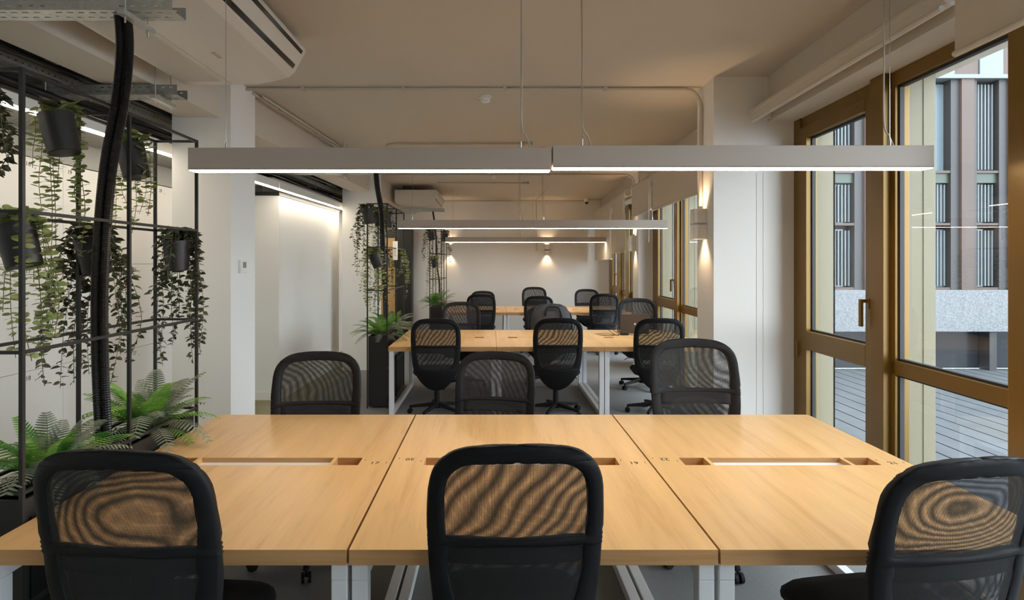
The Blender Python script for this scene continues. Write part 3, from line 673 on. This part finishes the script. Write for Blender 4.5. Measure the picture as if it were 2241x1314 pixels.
# ---------------------------------------------------------------- lockers
AL = -3.18; LW = .352
nm = {0: ('16', '17', '18'), 1: ('19', '20', '21'), 2: ('22', '23', '24'), 3: ('25', '26', '27'), 4: ('28', '29', '30')}
for c in range(-1, 6):
    ya = 3.71 + LW * c; yb_ = ya + LW
    if yb_ > 6.88: continue
    nn = nm.get(c, ('', '', ''))
    lab = 'white locker column with doors %s, %s and %s behind the planter rack' % nn if nn[0] else ('plain white locker column nearest the camera, left of the one numbered 16' if c == -1 else 'plain white locker column right of locker 30, partly behind the left pillar')
    e = empty('locker', (bx(AL, ya), ya, 0), label=lab, cat='locker', group='white lockers along the corridor'); o = e.location
    def lb(a0, a1, y0_, y1_, z0, z1):
        m_ = MB().sbox(a0, a1, y0_, y1_, z0, z1); m_.v = [(x - o.x, y - o.y, zz - o.z) for x, y, zz in m_.v]; return m_
    lb(AL - .44, AL - .002, ya + .001, yb_ - .001, 0, 2.32).build('locker_body', M['seam'], e)
    for k, (z0, z1) in enumerate(((1.6215, 2.318), (.9245, 1.6185), (.08, .9215))):
        d = lb(AL - .002, AL + .014, ya + .0012, yb_ - .0012, z0, z1).build('locker_door', M['locker'], e)
        if nn[k]:
            y = ya + .06; text('door_number', nn[k], .042, (bx(AL + .0145, y) - o.x, y - o.y, z1 - .045), (R(90), 0, R(90 - 2.3)), M['ink'], d)
            yy = ya + .115; lb(AL + .014, AL + .0145, yy, yy + .003, z1 - .072, z1 - .058).build('tick_mark', M['ink'], d)
    lb(AL - .44, AL - .02, ya, yb_, 0, .07).build('plinth', M['seam'], e)
struct('wall_left_band', MB().sbox(-3.66, -3.19, Y0, 6.88, 2.33, 2.62), M['duct'])

# ---------------------------------------------------------------- planter racks
LV = (.845, 1.328, 1.812, 2.298)
def rack(xl, xr, y0, y1, label):
    e = empty('planter_rack', ((xl + xr) / 2, (y0 + y1) / 2, 0), label=label, cat='planter rack', group='tall black planter racks at the desk ends'); o = e.location; ym = (y0 + y1) / 2; b = .0135
    L = lambda x, y, z: (x - o.x, y - o.y, z)
    for x in (xl, xr):
        for y in (y0, ym, y1): MB().bar(L(x, y, 0), L(x, y, LV[3]), b).build('post', M['black'], e)
    for z in LV:
        m_ = MB()
        for x in (xl, xr): m_.bar(L(x, y0 - b / 2 + .001, z - b / 2), L(x, y1 + b / 2 - .001, z - b / 2), b * .92)
        for y in (y0, ym, y1) if z > 2 else (y0, y1): m_.bar(L(xl, y, z - b / 2), L(xr, y, z - b / 2), b * .90)
        m_.build('shelf_frame', M['black'], e)
    t = .01; zr = .807; m_ = MB(); i0 = xl - o.x + b / 2 + .001; i1 = xr - o.x - b / 2 - .001; a0, a1 = y0 - o.y + b, y1 - o.y - b
    m_.box(i0, i0 + t, a0, a1, .02, zr).box(i1 - t, i1, a0, a1, .02, zr).box(i0 + t, i1 - t, a0, a0 + t, .02, zr).box(i0 + t, i1 - t, a1 - t, a1, .02, zr).box(i0 + t, i1 - t, a0 + t, a1 - t, .60, .62)
    m_.build('planter_box', M['black'], e)
    m_ = MB()
    for k in (0, 1):
        c0 = a0 + .03 + k * (a1 - a0) / 2; c1 = c0 + (a1 - a0) / 2 - .06
        for za, zb in ((.06, .42), (.45, .74)): m_.box(i1, i1 + .006, c0, c1, za, zb)
    m_.build('side_panel', M['blackp'], e, bevel=.002)
    return e
RK = [(-1.835, -1.610, 1.987, 3.161), (-1.393, -1.172, 6.49, 7.72), (-1.165, -.945, 10.85, 12.05)]
rack(*RK[0], 'tall black metal planter rack at the left of the nearest desks')
rack(*RK[1], 'black metal planter rack with ferns at the left end of the second desk row')
rack(*RK[2], 'farthest and smallest looking black planter rack before the back wall')

# ---------------------------------------------------------------- plants
def leaf(mb, p, d, nrm, L, W, kind):
    d = d.normalized(); s_ = d.cross(nrm).normalized(); n_ = s_.cross(d)
    if kind == 'round':
        pts = [p + d * L * .5 * (1 - math.cos(a)) + s_ * W * math.sin(a) * .5 + n_ * (.06 * L * abs(math.sin(a))) for a in [2 * math.pi * k / 8 for k in range(8)]]
        mb.add(pts, [tuple(range(8))])
    else:
        pts = [p, p + d * L * .3 + s_ * W * .45 + n_ * L * .08, p + d * L * .65 + s_ * W * .38 + n_ * L * .05, p + d * L - n_ * L * .08, p + d * L * .65 - s_ * W * .38 + n_ * L * .05, p + d * L * .3 - s_ * W * .45 + n_ * L * .08, p + d * L * .5]
        mb.add(pts, [(0, 1, 6), (1, 2, 6), (2, 3, 6), (3, 4, 6), (4, 5, 6), (5, 0, 6)])
def hanging(loc, z_rail, kind, label, seed, tiltx=0, tilty=-12, strands=9, length=.5, spread=.10, group='hanging plants on the rack rails', detail=1.0, bias=(0, 0), drop=.02):
    """loc: point on the rail the pot hangs from"""
    rnd = random.Random(seed); x, y = loc
    e = empty('hanging_plant', (x, y, z_rail), label=label, cat='plant', group=group)
    rt = Matrix.Rotation(R(tilty), 4, 'Y') @ Matrix.Rotation(R(tiltx), 4, 'X'); ph = .168; r0, r1 = .060, .066
    T = Matrix.Translation((0, 0, -.055 - ph)) @ Matrix.Translation((0, 0, ph)) @ rt @ Matrix.Translation((0, 0, -ph))
    def X(mb): mb.v = [tuple(T @ Vector(v)) for v in mb.v]; return mb
    X(MB().lathe([(0, 0), (r0 - .004, 0), (r0, .004), (r1, ph), (r1 - .004, ph), (r1 - .005, ph - .03), (0, ph - .03)], 48)).build('pot', M['black'], e, smooth=False)
    X(MB().lathe([(0, ph - .028), (r1 - .006, ph - .028)], 20)).build('soil', M['soil'], e)
    top = T @ Vector((0, r1, ph * .8))
    MB().hexa([(-.011, -.012, .003), (.011, -.012, .003), (.011, -.009, .003), (-.011, -.009, .003), (-.011, -.012, .006), (.011, -.012, .006), (.011, .012, .006), (-.011, .012, .006)]) \
        .bar((0, .010, .004), tuple(T @ Vector((0, r1 - .002 if tiltx else .0 + r1 * .5, ph))), .022, .003).build('hook_strap', M['black'], e)
    st = MB(); lf = MB(); c = T @ Vector((0, 0, ph))
    for k in range(strands):
        az = 2 * math.pi * (k + rnd.random() * .7) / strands; u = Vector((math.cos(az), math.sin(az), 0)); u.x += bias[0]; u.y += bias[1]
        if u.y < -.2 and k % 4: u.y = -u.y * .8          # most strands fall behind and beside the pot
        u = u.normalized()
        Ls = length * rnd.uniform(.35, 1.0); sp = spread * rnd.uniform(.5, 1.3)
        P = [c + Vector((0, 0, -.02)), c + u * .035 + Vector((0, 0, .03 + .03 * rnd.random())), c + u * (r1 + .015) + Vector((0, 0, .01)), c + u * (r1 + sp * .6) + Vector((0, 0, -Ls * .3)), c + u * (r1 + sp * .8) + Vector((rnd.uniform(-.02, .02), rnd.uniform(-.02, .02), -Ls * .65)), c + u * (r1 + sp * .7) + Vector((rnd.uniform(-.03, .03), rnd.uniform(-.03, .03), -Ls))]
        pts = catmull(P, 10); st.tube([tuple(p) for p in pts[::2]], .0014, 4, False)
        acc = 0; step = (.024 if kind == 'round' else .014) / detail
        for i in range(6, len(pts) - 1):
            seg = pts[i + 1] - pts[i]; acc += seg.length
            while acc > step:
                acc -= step; t = seg.normalized(); a = rnd.random() * 2 * math.pi; side = Vector((math.cos(a), math.sin(a), 0))
                fr_ = (len(pts) - i) / len(pts); sc = (.75 + .5 * fr_)
                if kind == 'round':
                    for sg in (1, -1):
                        d = (side * sg + Vector((0, 0, rnd.uniform(-.25, .35)))); leaf(lf, pts[i] + seg * .3, d, Vector((rnd.uniform(-.6, .6), rnd.uniform(-1.5, .1), 1)), .036 * sc * rnd.uniform(.8, 1.15), .030 * sc, 'round')
                else:
                    d = (side + Vector((0, 0, rnd.uniform(-.9, .4)))); leaf(lf, pts[i] + seg * .3, d, Vector((rnd.uniform(-.8, .8), rnd.uniform(-1, .3), .7)), .050 * sc * rnd.uniform(.7, 1.1), .027 * sc, 'p')
    for k in range(int(40 * detail)):          # bushy crown
        a = rnd.random() * 4.2 - .5; rr = rnd.random() * .07; p = c + Vector((rr * math.cos(a), rr * math.sin(a), rnd.uniform(0, .05)))
        d = Vector((math.cos(a), math.sin(a), rnd.uniform(0, 1.2))); leaf(lf, p, d, Vector((rnd.uniform(-.5, .5), -.5, .8)), .042, .034 if kind == 'round' else .026, kind if kind == 'round' else 'p')
    st.build('stem', M['stem'], e); lf.build('foliage', M['euca'] if kind == 'round' else M['ficus'], e)
Z3, Z2 = LV[3], LV[2]
g1, g2, g3 = 'plants hanging on the near planter rack', 'plants hanging on the second planter rack', 'plants hanging on the far planter rack'
x = RK[0][0]
hanging((x - .03, 2.07), Z3, 'p', 'dark leaved hanging plant cut by the left photo edge, high on the near rack', 1, tilty=-8, strands=12, length=.30, spread=.06, group=g1)
hanging((x + .0, 2.44), Z3 + .01, 'round', 'hanging pot of pale round leaves at the upper left of the near rack', 2, tilty=-13, strands=8, length=.62, spread=.05, group=g1, bias=(-.45, 0))
hanging((x + .01, 2.92), Z3 - .02, 'round', 'hanging pot of round leaves beside the black hose at the top of the near rack', 3, tilty=-13, strands=7, length=.50, spread=.05, group=g1, bias=(-.35, .2))
hanging((x - .01, 2.24), Z2 + .02, 'round', 'tilted black pot with pale trailing leaves at the left edge, middle of near rack', 4, tilty=-14, strands=10, length=.62, spread=.09, group=g1, bias=(.2, .1))
hanging((x + .02, 2.62), Z2 - .015, 'p', 'bushiest dark leaved plant hanging left of the black hose', 5, tilty=-11, strands=22, length=.70, spread=.13, group=g1, bias=(-.45, .1))
hanging((-1.72, 3.16), Z2 + .0, 'p', 'upright pot with a dark trailing plant at the near rack end by the pillar', 6, tilty=2, tiltx=8, strands=16, length=.72, spread=.08, group=g1)
x = RK[1][0]
hanging((x - .03, 6.60), Z3, 'p', 'dark trailing plant at the top near corner of the second rack', 11, tilty=-12, strands=11, length=.66, spread=.10, group=g2, detail=.7, bias=(-.8, 0))
hanging((x + .01, 7.0), Z3, 'round', 'pale trailing plant in the middle pot atop the second rack', 12, tilty=-12, strands=7, length=.6, spread=.06, group=g2, detail=.7, bias=(-.3, 0))
hanging((x + .03, 7.40), Z3, 'p', 'third black pot along the top rail of the second rack', 13, tilty=-10, strands=6, length=.35, spread=.05, group=g2, detail=.7)
hanging((x + .04, 6.62), Z2 - .02, 'round', 'tilted pot with long pale strands on the middle rail of the second rack', 14, tilty=-22, strands=12, length=.72, spread=.10, group=g2, detail=.7, bias=(-.2, 0))
hanging((x + .03, 7.25), Z2 - .02, 'p', 'dark trailing plant beside the black hose of the second rack', 15, tilty=-10, strands=7, length=.75, spread=.06, group=g2, detail=.7)
hanging((-1.235, 7.72), Z2 - .02, 'round', 'hanging plant behind the paper tag at the end of the second rack', 16, tilty=3, tiltx=8, strands=10, length=.6, spread=.10, group=g2, detail=.7)
x = RK[2][0]
hanging((x + .0, 10.95), Z3 - .02, 'p', 'dark trailing plant at the top near corner of the farthest rack', 21, tilty=-12, strands=10, length=.7, spread=.12, group=g3, detail=.5, bias=(-.4, 0))
hanging((-.97, 12.03), Z3 - .0, 'p', 'small dark plant at the top right corner of the farthest rack', 22, tilty=4, strands=8, length=.75, spread=.06, group=g3, detail=.5)
hanging((x + .07, 11.05), Z2 - .05, 'round', 'pale trailing plant on the middle rail of the farthest rack', 23, tilty=-6, strands=9, length=.75, spread=.08, group=g3, detail=.5, bias=(-.3, 0))

def fern(loc, L, n, seed, label, group, wide=1.0, lift=1.0, pairs=20):
    rnd = random.Random(seed); e = empty('potted_fern', loc, label=label, cat='fern', group=group)
    MB().lathe([(0, 0), (.068, 0), (.080, .15), (.086, .15), (.086, .165), (.078, .165), (.072, .13), (0, .13)], 24, (0, 0, 0)).build('pot', M['blackp'], e)
    for gi, matn in enumerate(('fern', 'ferng')):
        mb = MB()
        for k in range(n):
            if (k % 5 in (1, 3)) != (gi == 1): continue
            az = 2 * math.pi * (k * .381966 + rnd.uniform(-.04, .04)); t_ = (k + .5) / n
            el = R(88 - 50 * t_ + rnd.uniform(-6, 6)) ; Lk = L * rnd.uniform(.8, 1.08) * (.85 + .3 * math.sin(math.pi * t_)); u = Vector((math.cos(az), math.sin(az), 0)); droop = (.20 + .62 * t_) * rnd.uniform(.8, 1.2)
            pts = []
            for i in range(pairs + 4):
                s_ = i / (pairs + 3); hx = Lk * (s_ * math.cos(el) + .22 * s_ * s_) * wide; z = Lk * (s_ * math.sin(el) * lift - droop * s_ ** 2.3)
                pts.append(Vector((0, 0, .14)) + u * (.02 + hx) + Vector((0, 0, z)))
            mb.tube([tuple(p) for p in pts[::3]], .0016, 4, False)
            for i in range(4, len(pts) - 1):
                s_ = i / (len(pts) - 1); t = (pts[i + 1] - pts[i]).normalized(); sd = t.cross(Vector((0, 0, 1)))
                if sd.length < .05: sd = Vector((-u.y, u.x, 0))
                sd.normalize(); nn_ = sd.cross(t).normalized(); pl = Lk * .15 * (math.sin(math.pi * (.12 + .86 * s_)) ** .7) + .004; pw = Lk / pairs * .50
                for sg in (1, -1):
                    d = (sd * sg + t * .35 - nn_ * .22).normalized(); a = pts[i]
                    mb.add([a - t * pw * .40, a + d * pl * .35 - t * pw * .5, a + d * pl * .8 - t * pw * .3, a + d * pl + t * pw * .1, a + d * pl * .8 + t * pw * .38, a + d * pl * .35 + t * pw * .5, a + t * pw * .40], [(0, 1, 2, 3, 4, 5, 6)])
        mb.build('frond', M[matn], e)
    return e
fern((-1.725, 2.26, .625), .37, 34, 31, 'large green fern at the far left of the near planter', 'ferns in the near planter', 1.0)
fern((-1.725, 2.90, .625), .41, 38, 32, 'bushy fern in the near planter leaning over desk 17', 'ferns in the near planter', 1.0)
fern((-1.285, 6.75, .625), .42, 32, 33, 'green fern at the near end of the second planter', 'ferns in the second planter', 1.15, .9, 20)
fern((-1.285, 7.35, .625), .42, 32, 34, 'pale green fern at the far end of the second planter', 'ferns in the second planter', 1.1, .9, 20)
fern((-1.05, 11.15, .625), .46, 32, 35, 'fern in the farthest planter before the back wall', 'ferns in the far planter', 1.0, 1.0, 16)
# corrugated hoses
def hose(P, label, n, off, group):
    e = empty('corrugated_hose', P[0], label=label, cat='hose', group=group); o = Vector(P[0])
    for (dx, dy) in off:
        c = catmull([Vector(p) + Vector((dx, dy, 0)) - o for p in P], n); pts = []; rr = []
        for i in range(len(c) - 1):
            for k in (0, .5): pts.append(tuple(c[i].lerp(c[i + 1], k))); rr.append(.0182 if k == 0 else .0160)
        MB().tube(pts, rr, 10).build('corrugated_tube', M['hose'], e)
g = 'black hoses dropping from the cable trays'
hose([(-1.545, 2.42, 2.70), (-1.540, 2.43, 2.52), (-1.575, 2.45, 2.30), (-1.640, 2.47, 2.0), (-1.690, 2.50, 1.6), (-1.725, 2.55, 1.2), (-1.735, 2.60, .70)], 'thick black corrugated hose dropping from the tray into the near planter', 52, ((-.017, 0), (.016, .008)), g)
hose([(-1.345, 6.72, 2.70), (-1.33, 6.74, 2.50), (-1.29, 6.78, 2.2), (-1.285, 6.85, 1.7), (-1.285, 7.0, 1.2), (-1.285, 7.05, .70)], 'black hose running down inside the second planter rack', 22, ((-.014, 0), (.014, .0)), g)
hose([(-1.12, 10.95, 2.64), (-1.09, 11.0, 2.4), (-1.07, 11.2, 2.0), (-1.07, 11.3, 1.6), (-1.03, 11.4, 1.2), (-1.04, 11.45, .70)], 'black hose running down inside the farthest planter rack', 20, ((-.0, 0),), g)
# paper tag on rack 2
tg = MB().box(-.030, .030, -.0008, .0008, -.23, 0).build('paper_tag', M['paper'], loc=(-1.182, 7.09, 1.895)); tag(tg, 'narrow white paper tag hanging on the second planter rack', 'tag')
mk = MB()
for k in range(5): mk.box(-.015, .012 - .004 * (k % 2), -.0012, -.0008, -.09 - .022 * k, -.084 - .022 * k)
mk.build('printed_lines', M['lcd'], tg)

# ---------------------------------------------------------------- conduits and small ceiling fittings
def pipe(P, r, label, name='conduit_pipe', clips=()):
    e = empty(name, P[0], label=label, cat='pipe', group='painted conduits on ceiling and walls'); o = Vector(P[0])
    MB().tube([tuple(Vector(p) - o) for p in P], r, 8).build('tube', M['conduit'], e)
    for c in clips:
        c = Vector(c) - o; MB().box(c.x - .014, c.x + .014, c.y - .016, c.y + .016, c.z - r - .003, c.z + r + .004).build('clip', M['conduit'], e)
def bend(P): return catmull(P, 6)
Zc = HC - .018
Y1c = 4.60; xp = bx(1.49, Y1c) - .016
pipe([(-1.95, Y1c, Zc), (1.40, Y1c, Zc)] + bend([(1.52, Y1c, Zc), (1.60, Y1c, Zc - .02), (xp, Y1c, Zc - .12), (xp, Y1c, Zc - .3)]) + [(xp, Y1c, 2.08)], .014, 'painted conduit crossing the ceiling and dropping to the near pillar lamp', clips=[(x_, Y1c, Zc) for x_ in (-1.5, -.7, .1, .9)])
Y2c = 9.04; xp = bx(1.871, Y2c) - .016
pipe([(-1.7, Y2c, Zc), (1.95, Y2c, Zc)] + bend([(2.05, Y2c, Zc), (2.15, Y2c, Zc - .02), (xp, Y2c, Zc - .12), (xp, Y2c, Zc - .3)]) + [(xp, Y2c, 2.08)], .013, 'painted conduit crossing the ceiling and dropping to the far pillar lamp', clips=[(x_, Y2c, Zc) for x_ in (-.9, 0, .9)])
pipe([(bx(-2.13, 4.7), 4.7, Zc), (bx(-2.10, 8.7), 8.7, Zc)], .012, 'long conduit following the beam edge between the left pillars', clips=[(bx(-2.12, y), y, Zc) for y in (5.2, 6.1, 7.0)])
pipe([(bx(-2.09, 4.8), 4.8, Zc), (bx(-2.06, 8.7), 8.7, Zc)], .012, 'second conduit alongside the beam edge conduit')
pipe(bend([(-1.25, 7.4, Zc), (-1.24, 6.85, Zc), (-1.12, 6.72, Zc)]) + [(.36, 6.72, Zc)], .011, 'thin conduit with a bend ending at the ceiling junction box')
pipe([(-.95, 10.0, Zc), (.54, 10.0, Zc)], .011, 'conduit from the far air conditioner to the square box')
pipe([(-1.75, 12.80, Zc - .01), (2.02, 12.80, Zc - .01)], .012, 'conduit along the top of the back wall to the camera')
pipe([(1.02, 10.4, Zc), (.99, 12.86, Zc), (.99, 12.87, 1.9)], .006, 'thin cable dropping down the back wall')
def small(name, mb, m, label, cat, loc): o = mb.build(name, m, loc=loc, bevel=.003); return tag(o, label, cat)
small('junction_box', MB().box(-.05, .05, -.05, .05, -.035, 0), M['conduit'], 'painted junction box on the ceiling above the second desk row', 'junction box', (.42, 6.72, HC))
small('junction_box', MB().box(-.05, .05, -.05, .05, -.04, 0), M['conduit'], 'square junction box on the ceiling right of the far air conditioner', 'junction box', (.59, 10.0, HC))
def detector(loc, label):
    e = empty('smoke_detector', loc, label=label, cat='smoke detector', group='ceiling smoke detectors')
    MB().lathe([(0, 0), (.052, 0), (.052, -.014), (0, -.015)][::-1], 24).build('base', M['white'], e); MB().lathe([(0, -.055), (.025, -.053), (.040, -.042), (.044, -.015), (0, -.014)], 24).build('sensor_cap', M['white'], e)
detector((-.055, 4.86, HC), 'round white smoke detector on the ceiling behind the first conduit'); detector((.03, 9.25, HC), 'small smoke detector on the far ceiling')
e = empty('security_camera', (2.06, 12.6, HC), label='small white dome camera in the far ceiling corner', cat='camera')
MB().lathe([(0, 0), (.055, 0), (.055, -.06), (.04, -.075), (0, -.075)][::-1], 20).build('housing', M['white'], e); MB().lathe([(0, -.12), (.02, -.115), (.038, -.09), (.042, -.07)], 20).build('dome_lens', M['lens'], e, smooth=True)
# thermostat on the left pillar side
y = 4.52; e = empty('thermostat', (bx(-2.133, y), y, 1.60), R(-2.3), label='small white thermostat on the side of the near left pillar', cat='thermostat')
MB().box(0, .022, -.055, .055, -.05, .05).build('case', M['white'], e, bevel=.004); MB().box(.022, .0235, -.02, .035, -.01, .036).build('screen', M['lcd'], e)

# ---------------------------------------------------------------- laptop, cables, backpack
e = empty('laptop', (1.79, 7.27, .74), R(-4), label='open dark laptop seen from behind on the second row desk', cat='laptop')
MB().box(-.18, .18, 0, .24, 0, .018).build('keyboard_base', M['laptop'], e, bevel=.003)
lm = MB(); a = R(12); c_, s_ = math.cos(a), math.sin(a)
lm.hexa([(-.18, 0, .018), (.18, 0, .018), (.18, .008, .018), (-.18, .008, .018), (-.18, -s_ * .235, .018 + c_ * .235), (.18, -s_ * .235, .018 + c_ * .235), (.18, -s_ * .235 + .008, .018 + c_ * .235), (-.18, -s_ * .235 + .008, .018 + c_ * .235)])
L = lm.build('lid', M['laptop'], e, bevel=.002)
MB().lathe([(0, 0), (.012, 0), (.012, .001), (0, .001)], 16).build('round_badge', M['lampgrey'], L); badge = [o_ for o_ in COL.objects if o_.parent == L][0]; badge.rotation_euler = (R(90 - 12), 0, 0); badge.location = (.0, -.0265, .125)
rnd = random.Random(5)
P = [(1.30, 7.15, .745), (1.42, 7.08, .745), (1.56, 7.10, .745), (1.50, 7.2, .80), (1.42, 7.18, .85), (1.44, 7.14, .80), (1.52, 7.12, .747), (1.62, 7.18, .746), (1.75, 7.10, .746), (1.92, 7.05, .745)]
tag(MB().tube([tuple(p) for p in catmull(P, 8)], .003, 6).build('power_cable', M['blackp']), 'looped black power cable lying on the desk before the laptop', 'cable')
P = [(1.28, 7.22, .745), (1.40, 7.26, .745), (1.52, 7.14, .746), (1.40, 7.06, .746), (1.33, 7.10, .745)]
tag(MB().tube([tuple(p) for p in catmull(P, 8)], .0025, 6).build('audio_cable', M['blackp']), 'thin tangled cable beside the looped power cable', 'cable')
tag(MB().box(-.05, .05, -.025, .025, 0, .028).build('power_adapter', M['blackp'], loc=(1.63, 7.13, .7405), bevel=.006), 'small black power adapter in front of the laptop', 'adapter')
e = empty('backpack', (.80, 7.83, .505), R(0), label='dark charcoal backpack propped on the chair behind the middle second row desk', cat='backpack')
mb = MB(); n = 28; prof = [(0, 0), (.8, 0), (.98, .03), (1, .12), (1, .25), (.97, .38), (.90, .46), (.76, .525), (.5, .56), (0, .575)]
for r, z in prof:
    for k in range(n):
        a = 2 * math.pi * k / n; c_, s_ = math.cos(a), math.sin(a); q = (abs(c_) ** 3 + abs(s_) ** 3) ** (-1 / 3); mb.v.append((.27 * r * c_ * q, .12 * r * s_ * q, z + .006 * math.sin(7 * a + z * 9)))
for i in range(len(prof) - 1):
    for k in range(n): mb.f.append((i * n + k, i * n + (k + 1) % n, (i + 1) * n + (k + 1) % n, (i + 1) * n + k)); mb.m.append(0)
mb.build('bag_body', M['bag'], e, smooth=True)
MB().tube([tuple(p) for p in catmull([(-.09, -.125, .42), (-.08, -.135, .50), (-.05, -.13, .535), (.06, -.13, .535), (.10, -.135, .50), (.13, -.125, .40)], 6)], .012, 8).build('carry_handle', M['blackp'], e, smooth=True)
MB().box(-.19, .19, -.135, -.11, .06, .32).build('front_pocket', M['bag'], e, bevel=.01)
MB().tube([tuple(p) for p in catmull([(.19, .08, .50), (.262, .0, .42), (.28, -.02, .25), (.262, 0, .08)], 6)], .012, 6).build('shoulder_strap', M['blackp'], e)

# ---------------------------------------------------------------- doorway at the far left
tag(MB().box(-2.50, -1.745, YB - .30, YB - .001, 0, 2.36).build('cabinet_surround', M['black']), 'tall black cabinet surround behind the second planter rack, at the back wall', 'cabinet')
e = empty('oak_cabinet_door', (-2.26, YB - .33, 0), label='light oak cabinet door glimpsed behind the second planter rack', cat='door')
MB().box(-.16, .16, -.02, .029, .05, 1.62).build('lower_leaf', M['oakdoor'], e, bevel=.003); MB().box(-.16, .16, -.02, .029, 1.625, 2.17).build('upper_leaf', M['oakdoor'], e, bevel=.003)

# ---------------------------------------------------------------- outside
YF = 12.0
ZG = -.60
e = empty('courtyard_deck', (0, 0, 0), label='pale grey slatted terrace deck outside the windows', cat='deck')
dk = MB()
for k in range(60):
    x0_ = 2.55 + k * .30; dk.box(x0_, x0_ + .272, -4, 12.25, ZG - .05, ZG)
# planks run obliquely away from the building
dk.v = [(x_ + (y_ - 4) * .0, y_, z_) for x_, y_, z_ in dk.v]
dk.build('deck_boards', M['deck'], e)
MB().box(2.55, 21, -4, 12.25, ZG - .10, ZG - .05).build('deck_base', M['deckgap'], e)
tag(MB().box(2.62, 9, 2.0, 6.25, ZG + .001, ZG + .03).build('paving_slab', M['deckgap']), 'dark grey paving strip outside the nearest window, before the pale deck', 'paving')
e = empty('office_building', (0, YF, 0), label='opposite building with brown pilasters, slatted windows and a pebbled concrete band', cat='building')
MB().box(4, 24, .35, 1.0, -.6, 14).build('wall', M['facd'], e)
MB().box(4, 24, -.10, .35, .22, 1.07).build('concrete_band', M['pebble'], e)
MB().box(4, 24, -.06, .35, 5.44, 5.52).build('cornice', M['slat'], e)
U = 1.0; x = 9.07 - 5 * U; k = 0
while x < 17:
    MB().box(x + .64, x + .90, -.02, .3, 1.07, 5.44).build('pilaster', M['fac'], e)
    MB().box(x + .46, x + .64, .04, .3, 1.07, 5.44).build('metal_mullion', M['facd'], e); MB().box(x + .90, x + 1.0, .04, .3, 1.07, 5.44).build('metal_mullion', M['facd'], e)
    a, b = x, x + .46
    for (z0, z1) in ((1.12, 2.34), (2.46, 3.30), (3.55, 5.40)):
        wn = MB().box(a, b, .24, .3, z0, z1).build('window', M['fpane'] if k in (5, 2) else M['fglass'], e)
        if not (k == 5 and z0 > 3):
            for q in range(6): MB().box(a + .03 + q * .073, a + .055 + q * .073, .14, .18, z0 + .03, z1 - .03).build('slat', M['slat'], wn)
        MB().box(a, b, .05, .3, z0 - .05, z0).build('sill', M['fac'], wn)
    MB().box(a, b, .10, .3, 3.30, 3.52).build('spandrel', M['green'], e)
    MB().box(x, x + .48, -.04, .3, 5.52, 10.5).build('upper_panel', M['fpane'], e); MB().box(x + .50, x + .98, -.02, .3, 5.52, 10.5).build('upper_panel', M['fac'], e)
    x += U; k += 1
for k in range(8): MB().box(4.6 + k * 1.9, 4.75 + k * 1.9, .0, .27, ZG, .22).build('storefront_post', M['facd'], e)
MB().box(4, 24, .28, .34, ZG, .22).build('storefront_glass', M['store'], e)
print('objects', len(COL.objects))
